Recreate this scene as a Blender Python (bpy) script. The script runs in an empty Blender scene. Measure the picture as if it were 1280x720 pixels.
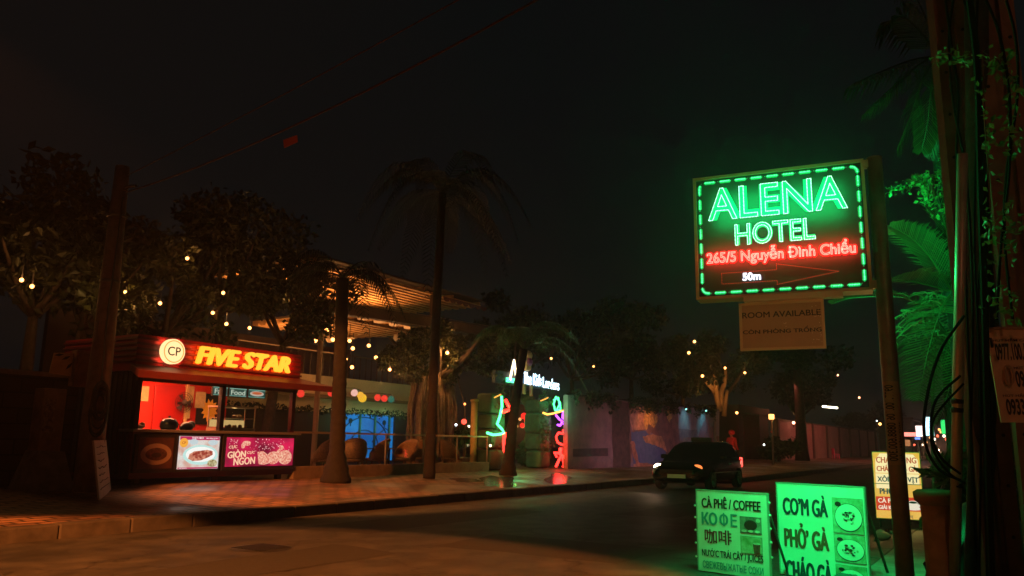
import bpy, bmesh, math, random
import numpy as np
from mathutils import Vector, Matrix
R = math.radians
random.seed(11); RNG = np.random.default_rng(11)
sc = bpy.context.scene
COL = sc.collection

# ------------------------------------------------------------ camera
YAW = R(32); F = 1000.0; HZ = 553.0; ROLL = 0.015; EYE = 1.3
PITCH = math.atan((HZ - 360) / F)
cam = bpy.data.cameras.new('camera'); camo = bpy.data.objects.new('camera', cam); COL.objects.link(camo)
cam.sensor_width = 36; cam.lens = 36 * F / 1280; cam.clip_end = 2000; cam.clip_start = 0.05
fw = Vector((math.cos(YAW) * math.cos(PITCH), math.sin(YAW) * math.cos(PITCH), math.sin(PITCH)))
r0 = Vector((math.sin(YAW), -math.cos(YAW), 0)); u0 = r0.cross(fw)
rt = r0 * math.cos(ROLL) + u0 * math.sin(ROLL); up = u0 * math.cos(ROLL) - r0 * math.sin(ROLL)
M = Matrix((rt, up, -fw)).transposed().to_4x4(); M.translation = Vector((0, 0, EYE))
camo.matrix_world = M
sc.camera = camo

# ------------------------------------------------------------ night sky, exposure
w = bpy.data.worlds.new('World'); sc.world = w; w.use_nodes = True
nt = w.node_tree; bg = nt.nodes['Background']
sky = nt.nodes.new('ShaderNodeTexSky'); sky.sky_type = 'NISHITA'; sky.sun_disc = False
sky.sun_elevation = R(-9); sky.sun_rotation = R(120)
mx = nt.nodes.new('ShaderNodeMix'); mx.data_type = 'RGBA'; mx.inputs['Factor'].default_value = 0.04
mx.inputs['A'].default_value = (0.0036, 0.0038, 0.0038, 1)      # town glow of the night sky
nt.links.new(sky.outputs[0], mx.inputs['B']); nt.links.new(mx.outputs['Result'], bg.inputs['Color'])
bg.inputs['Strength'].default_value = 1.0
sc.view_settings.view_transform = 'Standard'; sc.view_settings.look = 'None'
sc.view_settings.exposure = 0; sc.view_settings.gamma = 1
sc.render.film_transparent = False
sc.cycles.use_denoising = True
sc.cycles.max_bounces = 5; sc.cycles.diffuse_bounces = 2; sc.cycles.glossy_bounces = 3
sc.cycles.transparent_max_bounces = 12; sc.cycles.volume_bounces = 0
sc.cycles.sample_clamp_indirect = 4.0; sc.cycles.sample_clamp_direct = 0
sc.cycles.caustics_reflective = False; sc.cycles.caustics_refractive = False

def lamp(name, kind, loc, power, color, aim=None, size=0.1, spot=None, blend=0.3, scale=None, size_y=None, spread=None):
    l = bpy.data.lights.new(name, kind); l.energy = power; l.color = color
    if kind in ('POINT', 'SPOT'): l.shadow_soft_size = size
    if kind == 'AREA':
        l.shape = 'RECTANGLE'; l.size = size; l.size_y = size_y or size
    if spread: l.spread = R(spread)
    if kind == 'SPOT': l.spot_size = R(spot); l.spot_blend = blend
    o = bpy.data.objects.new(name, l); COL.objects.link(o); o.location = loc
    if aim is not None:
        o.rotation_euler = (Vector(aim) - Vector(loc)).to_track_quat('-Z', 'Y').to_euler()
    if scale: o.scale = scale
    return o
ORANGE = (1.0, 0.25, 0.04)
# sodium street lamps over the street, outside the frame
lamp('offframe_orange_spot', 'SPOT', (3.0, 10.75, 6.8), 12000, ORANGE, (14.6, 12.9, 0), 0.12, 38, 0.35)
lamp('offframe_orange_spot', 'SPOT', (-7.0, 2.0, 8.0), 46000, ORANGE, (.9, 5.6, 0), 0.04, 37, 0.10, (1.5, 1, 1))
lamp('offframe_orange_spot', 'SPOT', (-3.0, -6.0, 9.0), 300, (1.0, 0.38, 0.18), (8.5, .7, 3.3), 0.3, 38, 0.5)


# ------------------------------------------------------------ pixel (1280 x 720) to world
def ray(px, py):
    dx, dy = px - 640, py - 360; c, s = math.cos(ROLL), math.sin(ROLL)
    x = (c * dx + s * dy) / F; u = -(-s * dx + c * dy) / F
    f = math.cos(PITCH) - u * math.sin(PITCH); z = math.sin(PITCH) + u * math.cos(PITCH)
    return Vector((f * math.cos(YAW) + x * math.sin(YAW), f * math.sin(YAW) - x * math.cos(YAW), z))
EYEP = Vector((0, 0, EYE))
def at_y(px, py, Y): d = ray(px, py); return EYEP + d * (Y / d.y)
def at_z(px, py, Z): d = ray(px, py); return EYEP + d * ((Z - EYE) / d.z)
def at_d(px, py, D): return EYEP + ray(px, py) * D
def at_r(px, py, r): d = ray(px, py); return EYEP + d * (r / d.to_2d().length)
def span(pl, pr, W, ang):
    a = R(ang); U = np.array([math.cos(a), math.sin(a)]); a1 = ray(*pl); a2 = ray(*pr)
    t = np.linalg.solve(np.array([[a1.x, -a2.x], [a1.y, -a2.y]]), -W * U)
    return EYEP + a1 * t[0], EYEP + a2 * t[1]
def gz(y):                      # height of the far pavement, it rises gently from the kerb to the back
    if y < 10.6: return 0.0
    return 0.18 + min(max((y - 10.6) / 4.8, 0), 1) * 0.15

# ------------------------------------------------------------ materials
_mc = {}
def mat(name, col, rough=0.7, metal=0.0, emit=None, es=1.0, var=0.0, scale=6.0, bump=0.0, spec=None, col2=None, trans=0.0, coat=0.0):
    if name in _mc: return _mc[name]
    m = bpy.data.materials.new(name); m.use_nodes = True; n = m.node_tree; b = n.nodes['Principled BSDF']
    b.inputs['Base Color'].default_value = (*col, 1); b.inputs['Roughness'].default_value = rough
    b.inputs['Metallic'].default_value = metal
    if spec is not None: b.inputs['Specular IOR Level'].default_value = spec
    if coat: b.inputs['Coat Weight'].default_value = coat
    if emit: b.inputs['Emission Color'].default_value = (*emit, 1); b.inputs['Emission Strength'].default_value = es
    if var or col2 or bump:
        tc = n.nodes.new('ShaderNodeTexCoord'); nz = n.nodes.new('ShaderNodeTexNoise'); nz.inputs['Scale'].default_value = scale
        nz.inputs['Detail'].default_value = 6; nz.inputs['Roughness'].default_value = 0.65
        n.links.new(tc.outputs['Object'], nz.inputs['Vector'])
        if var or col2:
            cr = n.nodes.new('ShaderNodeValToRGB')
            c2 = col2 or tuple(c * (1 - var) for c in col)
            cr.color_ramp.elements[0].position = 0.36; cr.color_ramp.elements[1].position = 0.64
            cr.color_ramp.elements[0].color = (*c2, 1); cr.color_ramp.elements[1].color = (*col, 1)
            n.links.new(nz.outputs['Fac'], cr.inputs['Fac']); n.links.new(cr.outputs['Color'], b.inputs['Base Color'])
        if bump:
            bp = n.nodes.new('ShaderNodeBump'); bp.inputs['Strength'].default_value = bump; bp.inputs['Distance'].default_value = 0.02
            n.links.new(nz.outputs['Fac'], bp.inputs['Height']); n.links.new(bp.outputs['Normal'], b.inputs['Normal'])
    _mc[name] = m; return m
def glow(name, col, es): return mat(name, (0.02, 0.02, 0.02), 0.6, emit=col, es=es)
def glass_mat(name='clear_glass', tint=(0.9, 0.95, 0.93), refl=0.08):
    if name in _mc: return _mc[name]
    m = bpy.data.materials.new(name); m.use_nodes = True; n = m.node_tree; n.nodes.clear()
    o = n.nodes.new('ShaderNodeOutputMaterial'); t = n.nodes.new('ShaderNodeBsdfTransparent'); g = n.nodes.new('ShaderNodeBsdfGlossy')
    t.inputs['Color'].default_value = (*tint, 1); g.inputs['Roughness'].default_value = 0.05
    lw = n.nodes.new('ShaderNodeLayerWeight'); lw.inputs['Blend'].default_value = 0.5; pw = n.nodes.new('ShaderNodeMath'); pw.operation = 'POWER'; pw.inputs[1].default_value = 4
    n.links.new(lw.outputs['Facing'], pw.inputs[0]); fr = n.nodes.new('ShaderNodeMath'); fr.operation = 'MULTIPLY_ADD'; fr.inputs[1].default_value = 0.85; fr.inputs[2].default_value = 0.04
    n.links.new(pw.outputs[0], fr.inputs[0]); x = n.nodes.new('ShaderNodeMixShader')
    n.links.new(fr.outputs[0], x.inputs[0]); n.links.new(t.outputs[0], x.inputs[1]); n.links.new(g.outputs[0], x.inputs[2])
    n.links.new(x.outputs[0], o.inputs[0]); _mc[name] = m; return m

def paver_mat():
    m = bpy.data.materials.new('wet_brick_pavers'); m.use_nodes = True; n = m.node_tree; b = n.nodes['Principled BSDF']; L = n.links.new
    tc = n.nodes.new('ShaderNodeTexCoord'); br = n.nodes.new('ShaderNodeTexBrick')
    br.inputs['Scale'].default_value = 1.0; br.inputs['Brick Width'].default_value = 0.42; br.inputs['Row Height'].default_value = 0.21
    br.inputs['Mortar Size'].default_value = 0.026; br.inputs['Color1'].default_value = (0.34, 0.19, 0.12, 1)
    br.inputs['Color2'].default_value = (0.15, 0.09, 0.06, 1); br.inputs['Mortar'].default_value = (0.02, 0.016, 0.013, 1)
    br.inputs['Bias'].default_value = -0.1
    L(tc.outputs['Object'], br.inputs['Vector'])
    nz = n.nodes.new('ShaderNodeTexNoise'); nz.inputs['Scale'].default_value = 0.55; nz.inputs['Detail'].default_value = 7; L(tc.outputs['Object'], nz.inputs['Vector'])
    cr = n.nodes.new('ShaderNodeValToRGB'); cr.color_ramp.elements[0].position = 0.4; cr.color_ramp.elements[1].position = 0.6
    cr.color_ramp.elements[0].color = (0.45, 0.45, 0.45, 1); cr.color_ramp.elements[1].color = (1, 1, 1, 1); L(nz.outputs['Fac'], cr.inputs['Fac'])
    mm = n.nodes.new('ShaderNodeMix'); mm.data_type = 'RGBA'; mm.blend_type = 'MULTIPLY'; mm.inputs['Factor'].default_value = 1
    L(br.outputs['Color'], mm.inputs['A']); L(cr.outputs['Color'], mm.inputs['B']); L(mm.outputs['Result'], b.inputs['Base Color'])
    r2 = n.nodes.new('ShaderNodeMapRange'); r2.inputs['From Min'].default_value = 0.38; r2.inputs['From Max'].default_value = 0.62
    b.inputs['Specular IOR Level'].default_value = 0.35; r2.inputs['To Min'].default_value = 0.36; r2.inputs['To Max'].default_value = 0.75; L(nz.outputs['Fac'], r2.inputs['Value']); L(r2.outputs[0], b.inputs['Roughness'])
    bp = n.nodes.new('ShaderNodeBump'); bp.inputs['Strength'].default_value = 0.35; bp.inputs['Distance'].default_value = 0.012
    L(br.outputs['Fac'], bp.inputs['Height']); bp.invert = True; L(bp.outputs['Normal'], b.inputs['Normal'])
    return m
def asphalt_mat():
    m = bpy.data.materials.new('asphalt'); m.use_nodes = True; n = m.node_tree; b = n.nodes['Principled BSDF']; L = n.links.new
    tc = n.nodes.new('ShaderNodeTexCoord')
    mp = n.nodes.new('ShaderNodeMapping'); mp.inputs['Scale'].default_value = (0.5, 1.1, 1); L(tc.outputs['Object'], mp.inputs['Vector'])
    nz = n.nodes.new('ShaderNodeTexNoise'); nz.inputs['Scale'].default_value = 1.4; nz.inputs['Detail'].default_value = 9; nz.inputs['Roughness'].default_value = 0.6; L(mp.outputs[0], nz.inputs['Vector'])
    cr = n.nodes.new('ShaderNodeValToRGB'); cr.color_ramp.elements[0].position = 0.33; cr.color_ramp.elements[1].position = 0.68
    cr.color_ramp.elements[0].color = (0.03, 0.03, 0.031, 1); cr.color_ramp.elements[1].color = (0.075, 0.072, 0.068, 1); L(nz.outputs['Fac'], cr.inputs['Fac'])
    f = n.nodes.new('ShaderNodeTexNoise'); f.inputs['Scale'].default_value = 22; f.inputs['Detail'].default_value = 10; f.inputs['Roughness'].default_value = 0.85; L(tc.outputs['Object'], f.inputs['Vector'])
    mm = n.nodes.new('ShaderNodeMix'); mm.data_type = 'RGBA'; mm.blend_type = 'OVERLAY'; mm.inputs['Factor'].default_value = 0.7
    L(cr.outputs['Color'], mm.inputs['A']); L(f.outputs['Fac'], mm.inputs['B']); vo = n.nodes.new('ShaderNodeTexVoronoi'); vo.feature = 'DISTANCE_TO_EDGE'; vo.inputs['Scale'].default_value = 0.45
    wn = n.nodes.new('ShaderNodeTexNoise'); wn.inputs['Scale'].default_value = 2.2; wn.inputs['Detail'].default_value = 6; L(tc.outputs['Object'], wn.inputs['Vector'])
    av = n.nodes.new('ShaderNodeMix'); av.data_type = 'RGBA'; av.blend_type = 'ADD'; av.inputs['Factor'].default_value = 0.9; L(tc.outputs['Object'], av.inputs['A']); L(wn.outputs['Color'], av.inputs['B']); L(av.outputs['Result'], vo.inputs['Vector'])
    ck = n.nodes.new('ShaderNodeMapRange'); ck.inputs['From Max'].default_value = 0.012; ck.inputs['To Min'].default_value = 0.3; L(vo.outputs['Distance'], ck.inputs['Value'])
    sn = n.nodes.new('ShaderNodeMapRange'); sn.inputs['From Min'].default_value = 0.42; sn.inputs['From Max'].default_value = 0.58; sn.inputs['To Min'].default_value = 0.7; sn.inputs['To Max'].default_value = 1.12; L(wn.outputs['Fac'], sn.inputs['Value'])
    ml = n.nodes.new('ShaderNodeMath'); ml.operation = 'MULTIPLY'; L(ck.outputs[0], ml.inputs[0]); L(sn.outputs[0], ml.inputs[1])
    m3 = n.nodes.new('ShaderNodeMix'); m3.data_type = 'RGBA'; m3.blend_type = 'MULTIPLY'; m3.inputs['Factor'].default_value = 1; L(mm.outputs['Result'], m3.inputs['A']); L(ml.outputs[0], m3.inputs['B'])
    L(m3.outputs['Result'], b.inputs['Base Color'])
    r2 = n.nodes.new('ShaderNodeMapRange'); b.inputs['Specular IOR Level'].default_value = 0.3; r2.inputs['To Min'].default_value = 0.48; r2.inputs['To Max'].default_value = 0.85; L(nz.outputs['Fac'], r2.inputs['Value']); L(r2.outputs[0], b.inputs['Roughness'])
    bp = n.nodes.new('ShaderNodeBump'); bp.inputs['Strength'].default_value = 0.9; bp.inputs['Distance'].default_value = 0.01
    L(f.outputs['Fac'], bp.inputs['Height']); L(bp.outputs['Normal'], b.inputs['Normal'])
    return m
def block_mat(name, c1, c2, mort, bw, rh, rough=0.85):
    m = bpy.data.materials.new(name); m.use_nodes = True; n = m.node_tree; b = n.nodes['Principled BSDF']; L = n.links.new
    tc = n.nodes.new('ShaderNodeTexCoord'); mp = n.nodes.new('ShaderNodeMapping'); mp.inputs['Rotation'].default_value = (R(90), 0, 0); L(tc.outputs['Object'], mp.inputs['Vector'])
    br = n.nodes.new('ShaderNodeTexBrick'); br.inputs['Scale'].default_value = 1; br.inputs['Brick Width'].default_value = bw; br.inputs['Row Height'].default_value = rh
    br.inputs['Mortar Size'].default_value = 0.014; br.inputs['Color1'].default_value = (*c1, 1); br.inputs['Color2'].default_value = (*c2, 1); br.inputs['Mortar'].default_value = (*mort, 1)
    L(mp.outputs[0], br.inputs['Vector']); L(br.outputs['Color'], b.inputs['Base Color']); b.inputs['Roughness'].default_value = rough
    return m

# ------------------------------------------------------------ mesh helpers
class MB:
    def __init__(s): s.v = []; s.f = []; s.mi = []; s.k = 0; s.mats = []
    def use(s, m):
        if m not in s.mats: s.mats.append(m)
        s.k = s.mats.index(m); return s
    def add(s, vs, fs):
        o = len(s.v); s.v += [tuple(p) for p in vs]; s.f += [tuple(i + o for i in f) for f in fs]; s.mi += [s.k] * len(fs); return s
    def box(s, c, d, rz=0.0, bev=0.0):
        x, y, z = d[0] / 2, d[1] / 2, d[2] / 2; ca, sa = math.cos(rz), math.sin(rz)
        if bev:
            bm = bmesh.new(); bmesh.ops.create_cube(bm, size=1)
            for q in bm.verts: q.co = Vector((q.co.x * d[0], q.co.y * d[1], q.co.z * d[2]))
            bmesh.ops.bevel(bm, geom=bm.edges[:] , offset=bev, segments=2, affect='EDGES', profile=0.5)
            vs = [q.co.copy() for q in bm.verts]; bm.verts.index_update(); fs = [[q.index for q in f.verts] for f in bm.faces]; bm.free()
        else:
            vs = [Vector((a * x, b * y, e * z)) for a in (-1, 1) for b in (-1, 1) for e in (-1, 1)]
            fs = [(0, 1, 3, 2), (4, 6, 7, 5), (0, 4, 5, 1), (2, 3, 7, 6), (0, 2, 6, 4), (1, 5, 7, 3)]
        return s.add([(c[0] + ca * p.x - sa * p.y, c[1] + sa * p.x + ca * p.y, c[2] + p.z) for p in vs], fs)
    def b2(s, a, b, bev=0.0): return s.box([(a[i] + b[i]) / 2 for i in range(3)], [abs(b[i] - a[i]) for i in range(3)], 0, bev)
    def tube(s, pts, r, n=8, cap=True):
        pts = [Vector(p) for p in pts]; rs = r if isinstance(r, (list, tuple)) else [r] * len(pts)
        vs = []; ref = None
        for i, p in enumerate(pts):
            t = (pts[min(i + 1, len(pts) - 1)] - pts[max(i - 1, 0)])
            t = t.normalized() if t.length > 1e-9 else Vector((0, 0, 1))
            if ref is None: ref = t.orthogonal().normalized()
            a = (ref - t * ref.dot(t)); a = a.normalized() if a.length > 1e-6 else t.orthogonal().normalized(); ref = a; b = t.cross(a)
            vs += [p + (a * math.cos(2 * math.pi * k / n) + b * math.sin(2 * math.pi * k / n)) * rs[i] for k in range(n)]
        fs = [(i * n + k, i * n + (k + 1) % n, (i + 1) * n + (k + 1) % n, (i + 1) * n + k) for i in range(len(pts) - 1) for k in range(n)]
        if cap: fs += [tuple(range(n))[::-1], tuple((len(pts) - 1) * n + k for k in range(n))]
        return s.add(vs, fs)
    def ball(s, c, r, n=8, sq=(1, 1, 1)):
        vs = []; m = max(4, n // 2 + 1)
        for i in range(m + 1):
            th = math.pi * i / m
            for k in range(n):
                a = 2 * math.pi * k / n
                vs.append((c[0] + r * sq[0] * math.sin(th) * math.cos(a), c[1] + r * sq[1] * math.sin(th) * math.sin(a), c[2] + r * sq[2] * math.cos(th)))
        return s.add(vs, [(i * n + k, (i + 1) * n + k, (i + 1) * n + (k + 1) % n, i * n + (k + 1) % n) for i in range(m) for k in range(n)])
    def lathe(s, prof, c=(0, 0, 0), n=20):
        vs = [(c[0] + r * math.cos(2 * math.pi * k / n), c[1] + r * math.sin(2 * math.pi * k / n), c[2] + z) for r, z in prof for k in range(n)]
        return s.add(vs, [(i * n + k, i * n + (k + 1) % n, (i + 1) * n + (k + 1) % n, (i + 1) * n + k) for i in range(len(prof) - 1) for k in range(n)])
    def plate(s, poly, y0, y1):      # polygon in local x,z given thickness y0 (front, smaller) .. y1
        n = len(poly); vs = [(x, y0, z) for x, z in poly] + [(x, y1, z) for x, z in poly]
        fs = [tuple(range(n)), tuple(range(n, 2 * n))[::-1]] + [(i, i + n, (i + 1) % n + n, (i + 1) % n) for i in range(n)]
        return s.add(vs, fs)
    def disc(s, cx, cz, rx, rz, y0, y1, n=28): return s.plate([(cx + rx * math.cos(2 * math.pi * k / n), cz + rz * math.sin(2 * math.pi * k / n)) for k in range(n)], y0, y1)
    def text(s, body, x0, x1, z0, z1, y, bold=0.0, shear=0.0, th=0.003, slope=0.0):
        vs, fs = text_faces(body, 0.0, shear); e = bold * (z1 - z0)
        for i, (dx, dz) in enumerate(((0, 0), (-e, 0), (e, 0), (0, e * .5), (0, -e * .5), (-e * .5, 0), (e * .5, 0)) if e > 0 else ((0, 0),)):
            s.add([(x0 + e + u * (x1 - x0 - 2 * e) + dx, y - i * .0003, z0 + v * (z1 - z0) + dz + slope * u * (x1 - x0)) for u, v in vs], fs)
        return s
    def build(s, name, m=None, parent=None, smooth=False, loc=None, rz=0.0):
        me = bpy.data.meshes.new(name); me.from_pydata(s.v, [], s.f)
        for q in (s.mats or [m]): me.materials.append(q)
        if s.mats: me.polygons.foreach_set('material_index', s.mi)
        if smooth: me.polygons.foreach_set('use_smooth', [True] * len(me.polygons))
        me.update(); o = bpy.data.objects.new(name, me); COL.objects.link(o)
        if parent is not None: o.parent = parent
        if loc is not None: o.location = loc
        if rz: o.rotation_euler = (0, 0, rz)
        return o
_tf = {}
def text_obj(body, bold, shear, fill):
    c = bpy.data.curves.new('t', 'FONT'); c.body = body; c.resolution_u = 4; c.offset = bold; c.shear = shear; c.fill_mode = fill; c.dimensions = '2D'
    o = bpy.data.objects.new('t', c); COL.objects.link(o); bpy.context.view_layer.update()
    me = bpy.data.meshes.new_from_object(o.evaluated_get(bpy.context.evaluated_depsgraph_get()))
    bpy.data.objects.remove(o); bpy.data.curves.remove(c)
    vs = [(v.co.x, v.co.y) for v in me.vertices]; fs = [tuple(p.vertices) for p in me.polygons]; es = [tuple(e.vertices) for e in me.edges]
    bpy.data.meshes.remove(me)
    xs = [a for a, b in vs]; ys = [b for a, b in vs]; W = max(xs) - min(xs); H = max(ys) - min(ys)
    return [((a - min(xs)) / W, (b - min(ys)) / H) for a, b in vs], fs, es
def text_faces(body, bold=0.0, shear=0.0):
    for a, b in (('Ơ', 'O’'), ('Ở', 'Ỏ’'), ('Ớ', 'Ó’'), ('Ư', 'U’')): body = body.replace(a, b)
    k = (body, bold, shear)
    if k not in _tf:
        v, f, e = text_obj(body, bold, shear, 'BOTH')
        _tf[k] = (v, f)
    return _tf[k]
def text_loops(body, bold=0.0):
    v, f, e = text_obj(body, bold, 0, 'NONE'); adj = {}
    for a, b in e: adj.setdefault(a, []).append(b); adj.setdefault(b, []).append(a)
    seen = set(); loops = []
    for st in range(len(v)):
        if st in seen or st not in adj: continue
        loop = [st]; seen.add(st); cur = st
        while True:
            nx = [k for k in adj[cur] if k not in seen]
            if not nx: break
            cur = nx[0]; seen.add(cur); loop.append(cur)
        loops.append([v[i] for i in loop])
    return loops

def thing(name, label, cat, loc=(0, 0, 0), rz=0.0, group=None):
    o = bpy.data.objects.new(name, None); COL.objects.link(o); o.location = loc; o.rotation_euler = (0, 0, rz); o.empty_display_size = 0.2
    return tag(o, label, cat, group)
def tag(o, label=None, cat=None, group=None, kind=None):
    if label: o['label'] = label
    if cat: o['category'] = cat
    if group: o['group'] = group
    if kind: o['kind'] = kind
    return o
def copy_thing(root, loc, rz, label, group=None):
    r = root.copy(); COL.objects.link(r); r.location = loc; r.rotation_euler = (0, 0, rz); r['label'] = label
    if group: r['group'] = group
    for ch in list(root.children):
        c = ch.copy(); COL.objects.link(c); c.parent = r
        for g in list(ch.children):
            d = g.copy(); COL.objects.link(d); d.parent = c
    return r
def ppoly(pts, off=0.0): return [Vector(p) for p in pts]
def bez(p0, p1, p2, n=14):
    p0, p1, p2 = Vector(p0), Vector(p1), Vector(p2)
    return [p0 * (1 - t) ** 2 + p1 * 2 * t * (1 - t) + p2 * t * t for t in [i / n for i in range(n + 1)]]

# ------------------------------------------------------------ ground
MP = paver_mat(); MA = asphalt_mat()
mk = mat('kerb_stone', (0.07, 0.06, 0.052), 0.85, var=0.5, scale=3, bump=0.5)
conc = mat('weathered_concrete', (0.30, 0.24, 0.20), 0.85, var=0.45, scale=4, bump=0.3)
MB().add([(-90, -60, -0.02), (280, -60, -0.02), (280, 110, -0.02), (-90, 110, -0.02)], [(0, 1, 2, 3)]).build('ground', mat('dark_earth', (0.06, 0.05, 0.04), 0.95, var=0.4, scale=0.7))
tag(bpy.data.objects['ground'], kind='structure')
g = MB().add([(-60, 1.6, 0), (260, 1.6, 0), (260, 10.7, 0), (-60, 10.7, 0)], [(0, 1, 2, 3)]).build('road', MA); tag(g, kind='structure')
# far pavement: sloped sheet, bulging out beyond x = 27
sx = MB()
sx.add([(4.9, 10.75, .18), (27, 10.75, .18), (27, 15.4, .33), (4.9, 15.4, .33), (27, 30, .335), (4.9, 30, .335)], [(0, 1, 2, 3), (3, 2, 4, 5)])
sx.add([(27, 10.75, .18), (29, 8.75, .18), (200, 8.75, .18), (200, 15.4, .33), (27, 15.4, .33), (200, 40, .335), (27, 40, .335)], [(0, 1, 2, 3, 4), (4, 3, 5, 6)])
tag(sx.build('sidewalk', MP), kind='structure')
lb = MB().add([(-40, 10.75, .17), (4.9, 10.75, .17), (4.9, 15.4, .32), (-40, 15.4, .32), (4.9, 30, .325), (-40, 30, .325)], [(0, 1, 2, 3), (3, 2, 4, 5)])
tag(lb.build('concrete_slab_pavement', mat('concrete_slabs', (0.15, 0.11, 0.09), 0.8, var=0.5, scale=1.2, bump=0.3)), kind='structure')
nb = MB().add([(-60, -30, 0.1), (260, -30, 0.1), (260, 1.4, 0.1), (-60, 1.4, 0.1)], [(0, 1, 2, 3)])
tag(nb.build('near_sidewalk', mat('rough_concrete', (0.20, 0.19, 0.17), 0.85, var=0.55, scale=2.5, bump=0.6)), kind='structure')
def kerb(name, pts, h, wd, zt):
    m = MB()
    for (a, b) in zip(pts[:-1], pts[1:]):
        a = Vector(a); b = Vector(b); L = (b - a).length; n = max(1, int(L / 1.0)); d = (b - a) / n; ang = math.atan2(d.y, d.x)
        for i in range(n):
            c = a + d * (i + .5)
            if name == 'kerb' and 3.62 < c.x < 4.35: continue          # broken stone by the drain
            m.box((c.x, c.y, zt / 2 - 0.02 + random.uniform(-.006, .006)), (d.length - 0.012, wd, zt + .04), ang, 0.02)
    return tag(m.build(name, mk), kind='structure')
kerb('kerb', [(-30, 10.64), (27, 10.64)], 0, .22, .185); kerb('kerb', [(27, 10.64), (29, 8.64)], 0, .22, .185); kerb('kerb', [(29, 8.64), (130, 8.64)], 0, .22, .185)
kerb('near_kerb', [(-20, 1.5), (120, 1.5)], 0, .2, .105)
MB().add([(3.55, 10.2, .012), (4.4, 10.2, .012), (4.4, 10.9, .012), (3.55, 10.9, .012)], [(0, 1, 2, 3)]).build('drain_mouth', mat('drain_black', (0.01, 0.01, 0.01), 0.9))
tag(bpy.data.objects['drain_mouth'], kind='structure')
pd = MB()
for k in range(7):
    a = 2 * math.pi * k / 7
PUD = mat('puddle_water', (0.05, 0.03, 0.02), 0.16, spec=1.0, bump=.12, scale=14)
for (px, py, ra, rb2) in ((583, 600, .9, .42), (345, 634, .6, .2), (698, 597, 3.0, .36), (616, 600, 2.2, .34), (632, 601, 2.6, .28), (566, 616, .45, .16)):      # wet streaks on the paving
    p = at_z(px, py, .26); d = Vector((p.x, p.y)).normalized(); e_ = Vector((-d.y, d.x)); pts = []
    for q in range(30):
        a = 2 * math.pi * q / 30; u = ra * math.cos(a) * (1 + .12 * math.sin(3 * a + px)); v = rb2 * math.sin(a) * (1 + .25 * math.sin(4 * a + py))
        pts.append((p.x + d.x * u + e_.x * v, min(15.3, max(10.9, p.y + d.y * u + e_.y * v))))
    pd.add([(x, y, gz(y) + .004 + .001 * len(pd.f)) for x, y in pts], [tuple(range(30))])
tag(pd.build('puddle_water', PUD), kind='structure')

rp1 = MB()
for (cx_, cy_, lx_, ly_) in ((6.3, 6.9, 1.5, .55), (11.5, 8.6, 2.6, .7), (9.3, 5.2, .8, 1.3), (17.5, 6.0, 3.2, .6)):
    o_ = [(cx_ - lx_, cy_ - ly_), (cx_ + lx_ * .9, cy_ - ly_ * 1.1), (cx_ + lx_, cy_ + ly_), (cx_ - lx_ * 1.05, cy_ + ly_ * .9)]; q_ = []
    for (a, b) in zip(o_, o_[1:] + o_[:1]):
        for t in (0, .2, .4, .6, .8): q_.append((a[0] + (b[0] - a[0]) * t + random.uniform(-.05, .05), a[1] + (b[1] - a[1]) * t + random.uniform(-.05, .05), .004))
    rp1.add(q_, [tuple(range(len(q_)))])
tag(rp1.build('road_patch', mat('patched_asphalt', (.028, .027, .026), .8, var=.35, scale=14, bump=.8)), kind='structure')
mh = MB().lathe([(0, .008), (.30, .008), (.32, .006), (.36, .004)], (7.0, 7.9, 0), 28)
for i in range(-4, 5): mh.b2((6.76, 7.9 + i * .06 - .012, .008), (7.24, 7.9 + i * .06 + .012, .014))
tag(mh.build('drain_cover', mat('cast_iron', (.05, .045, .04), .5, .7, var=.4, scale=20)), kind='structure')
# ------------------------------------------------------------ haze added for the glow round the sign and lifted blacks
hz_m = bpy.data.materials.new('glow_haze'); hz_m.use_nodes = True; hn = hz_m.node_tree; hn.nodes.clear()
ho = hn.nodes.new('ShaderNodeOutputMaterial'); hv = hn.nodes.new('ShaderNodeVolumePrincipled'); hv.inputs['Color'].default_value = (.9, .9, .9, 1); hv.inputs['Density'].default_value = 0.0015; hv.inputs['Anisotropy'].default_value = 0.82
hn.links.new(hv.outputs[0], ho.inputs['Volume'])
tag(MB().b2((-95, -65, -1.1), (285, 115, 16)).build('haze', hz_m), kind='stuff')
# ------------------------------------------------------------ foliage
def leaf_mat(name, c1, c2):
    if name in _mc: return _mc[name]
    m = bpy.data.materials.new(name); m.use_nodes = True; n = m.node_tree; b = n.nodes['Principled BSDF']; L = n.links.new
    g = n.nodes.new('ShaderNodeNewGeometry'); cr = n.nodes.new('ShaderNodeValToRGB')
    cr.color_ramp.elements[0].color = (*c1, 1); cr.color_ramp.elements[1].color = (*c2, 1)
    L(g.outputs['Random Per Island'], cr.inputs['Fac']); L(cr.outputs[0], b.inputs['Base Color']); b.inputs['Roughness'].default_value = 0.5
    t = n.nodes.new('ShaderNodeBsdfTranslucent'); L(cr.outputs[0], t.inputs['Color']); x = n.nodes.new('ShaderNodeMixShader'); x.inputs[0].default_value = 0.3
    o = n.nodes['Material Output']; L(b.outputs[0], x.inputs[1]); L(t.outputs[0], x.inputs[2]); L(x.outputs[0], o.inputs[0])
    _mc[name] = m; return m
LEAF = leaf_mat('tree_leaves', (0.010, 0.016, 0.005), (0.055, 0.06, 0.018))
LEAF2 = leaf_mat('palm_leaflets', (0.03, 0.06, 0.02), (0.07, 0.12, 0.04))
LEAF4 = leaf_mat('shaded_palm_leaflets', (0.008, 0.012, 0.005), (0.022, 0.026, 0.012))  # darkened copy of the palm leaflets, keeps the kerb palms as shaded silhouettes
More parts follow.
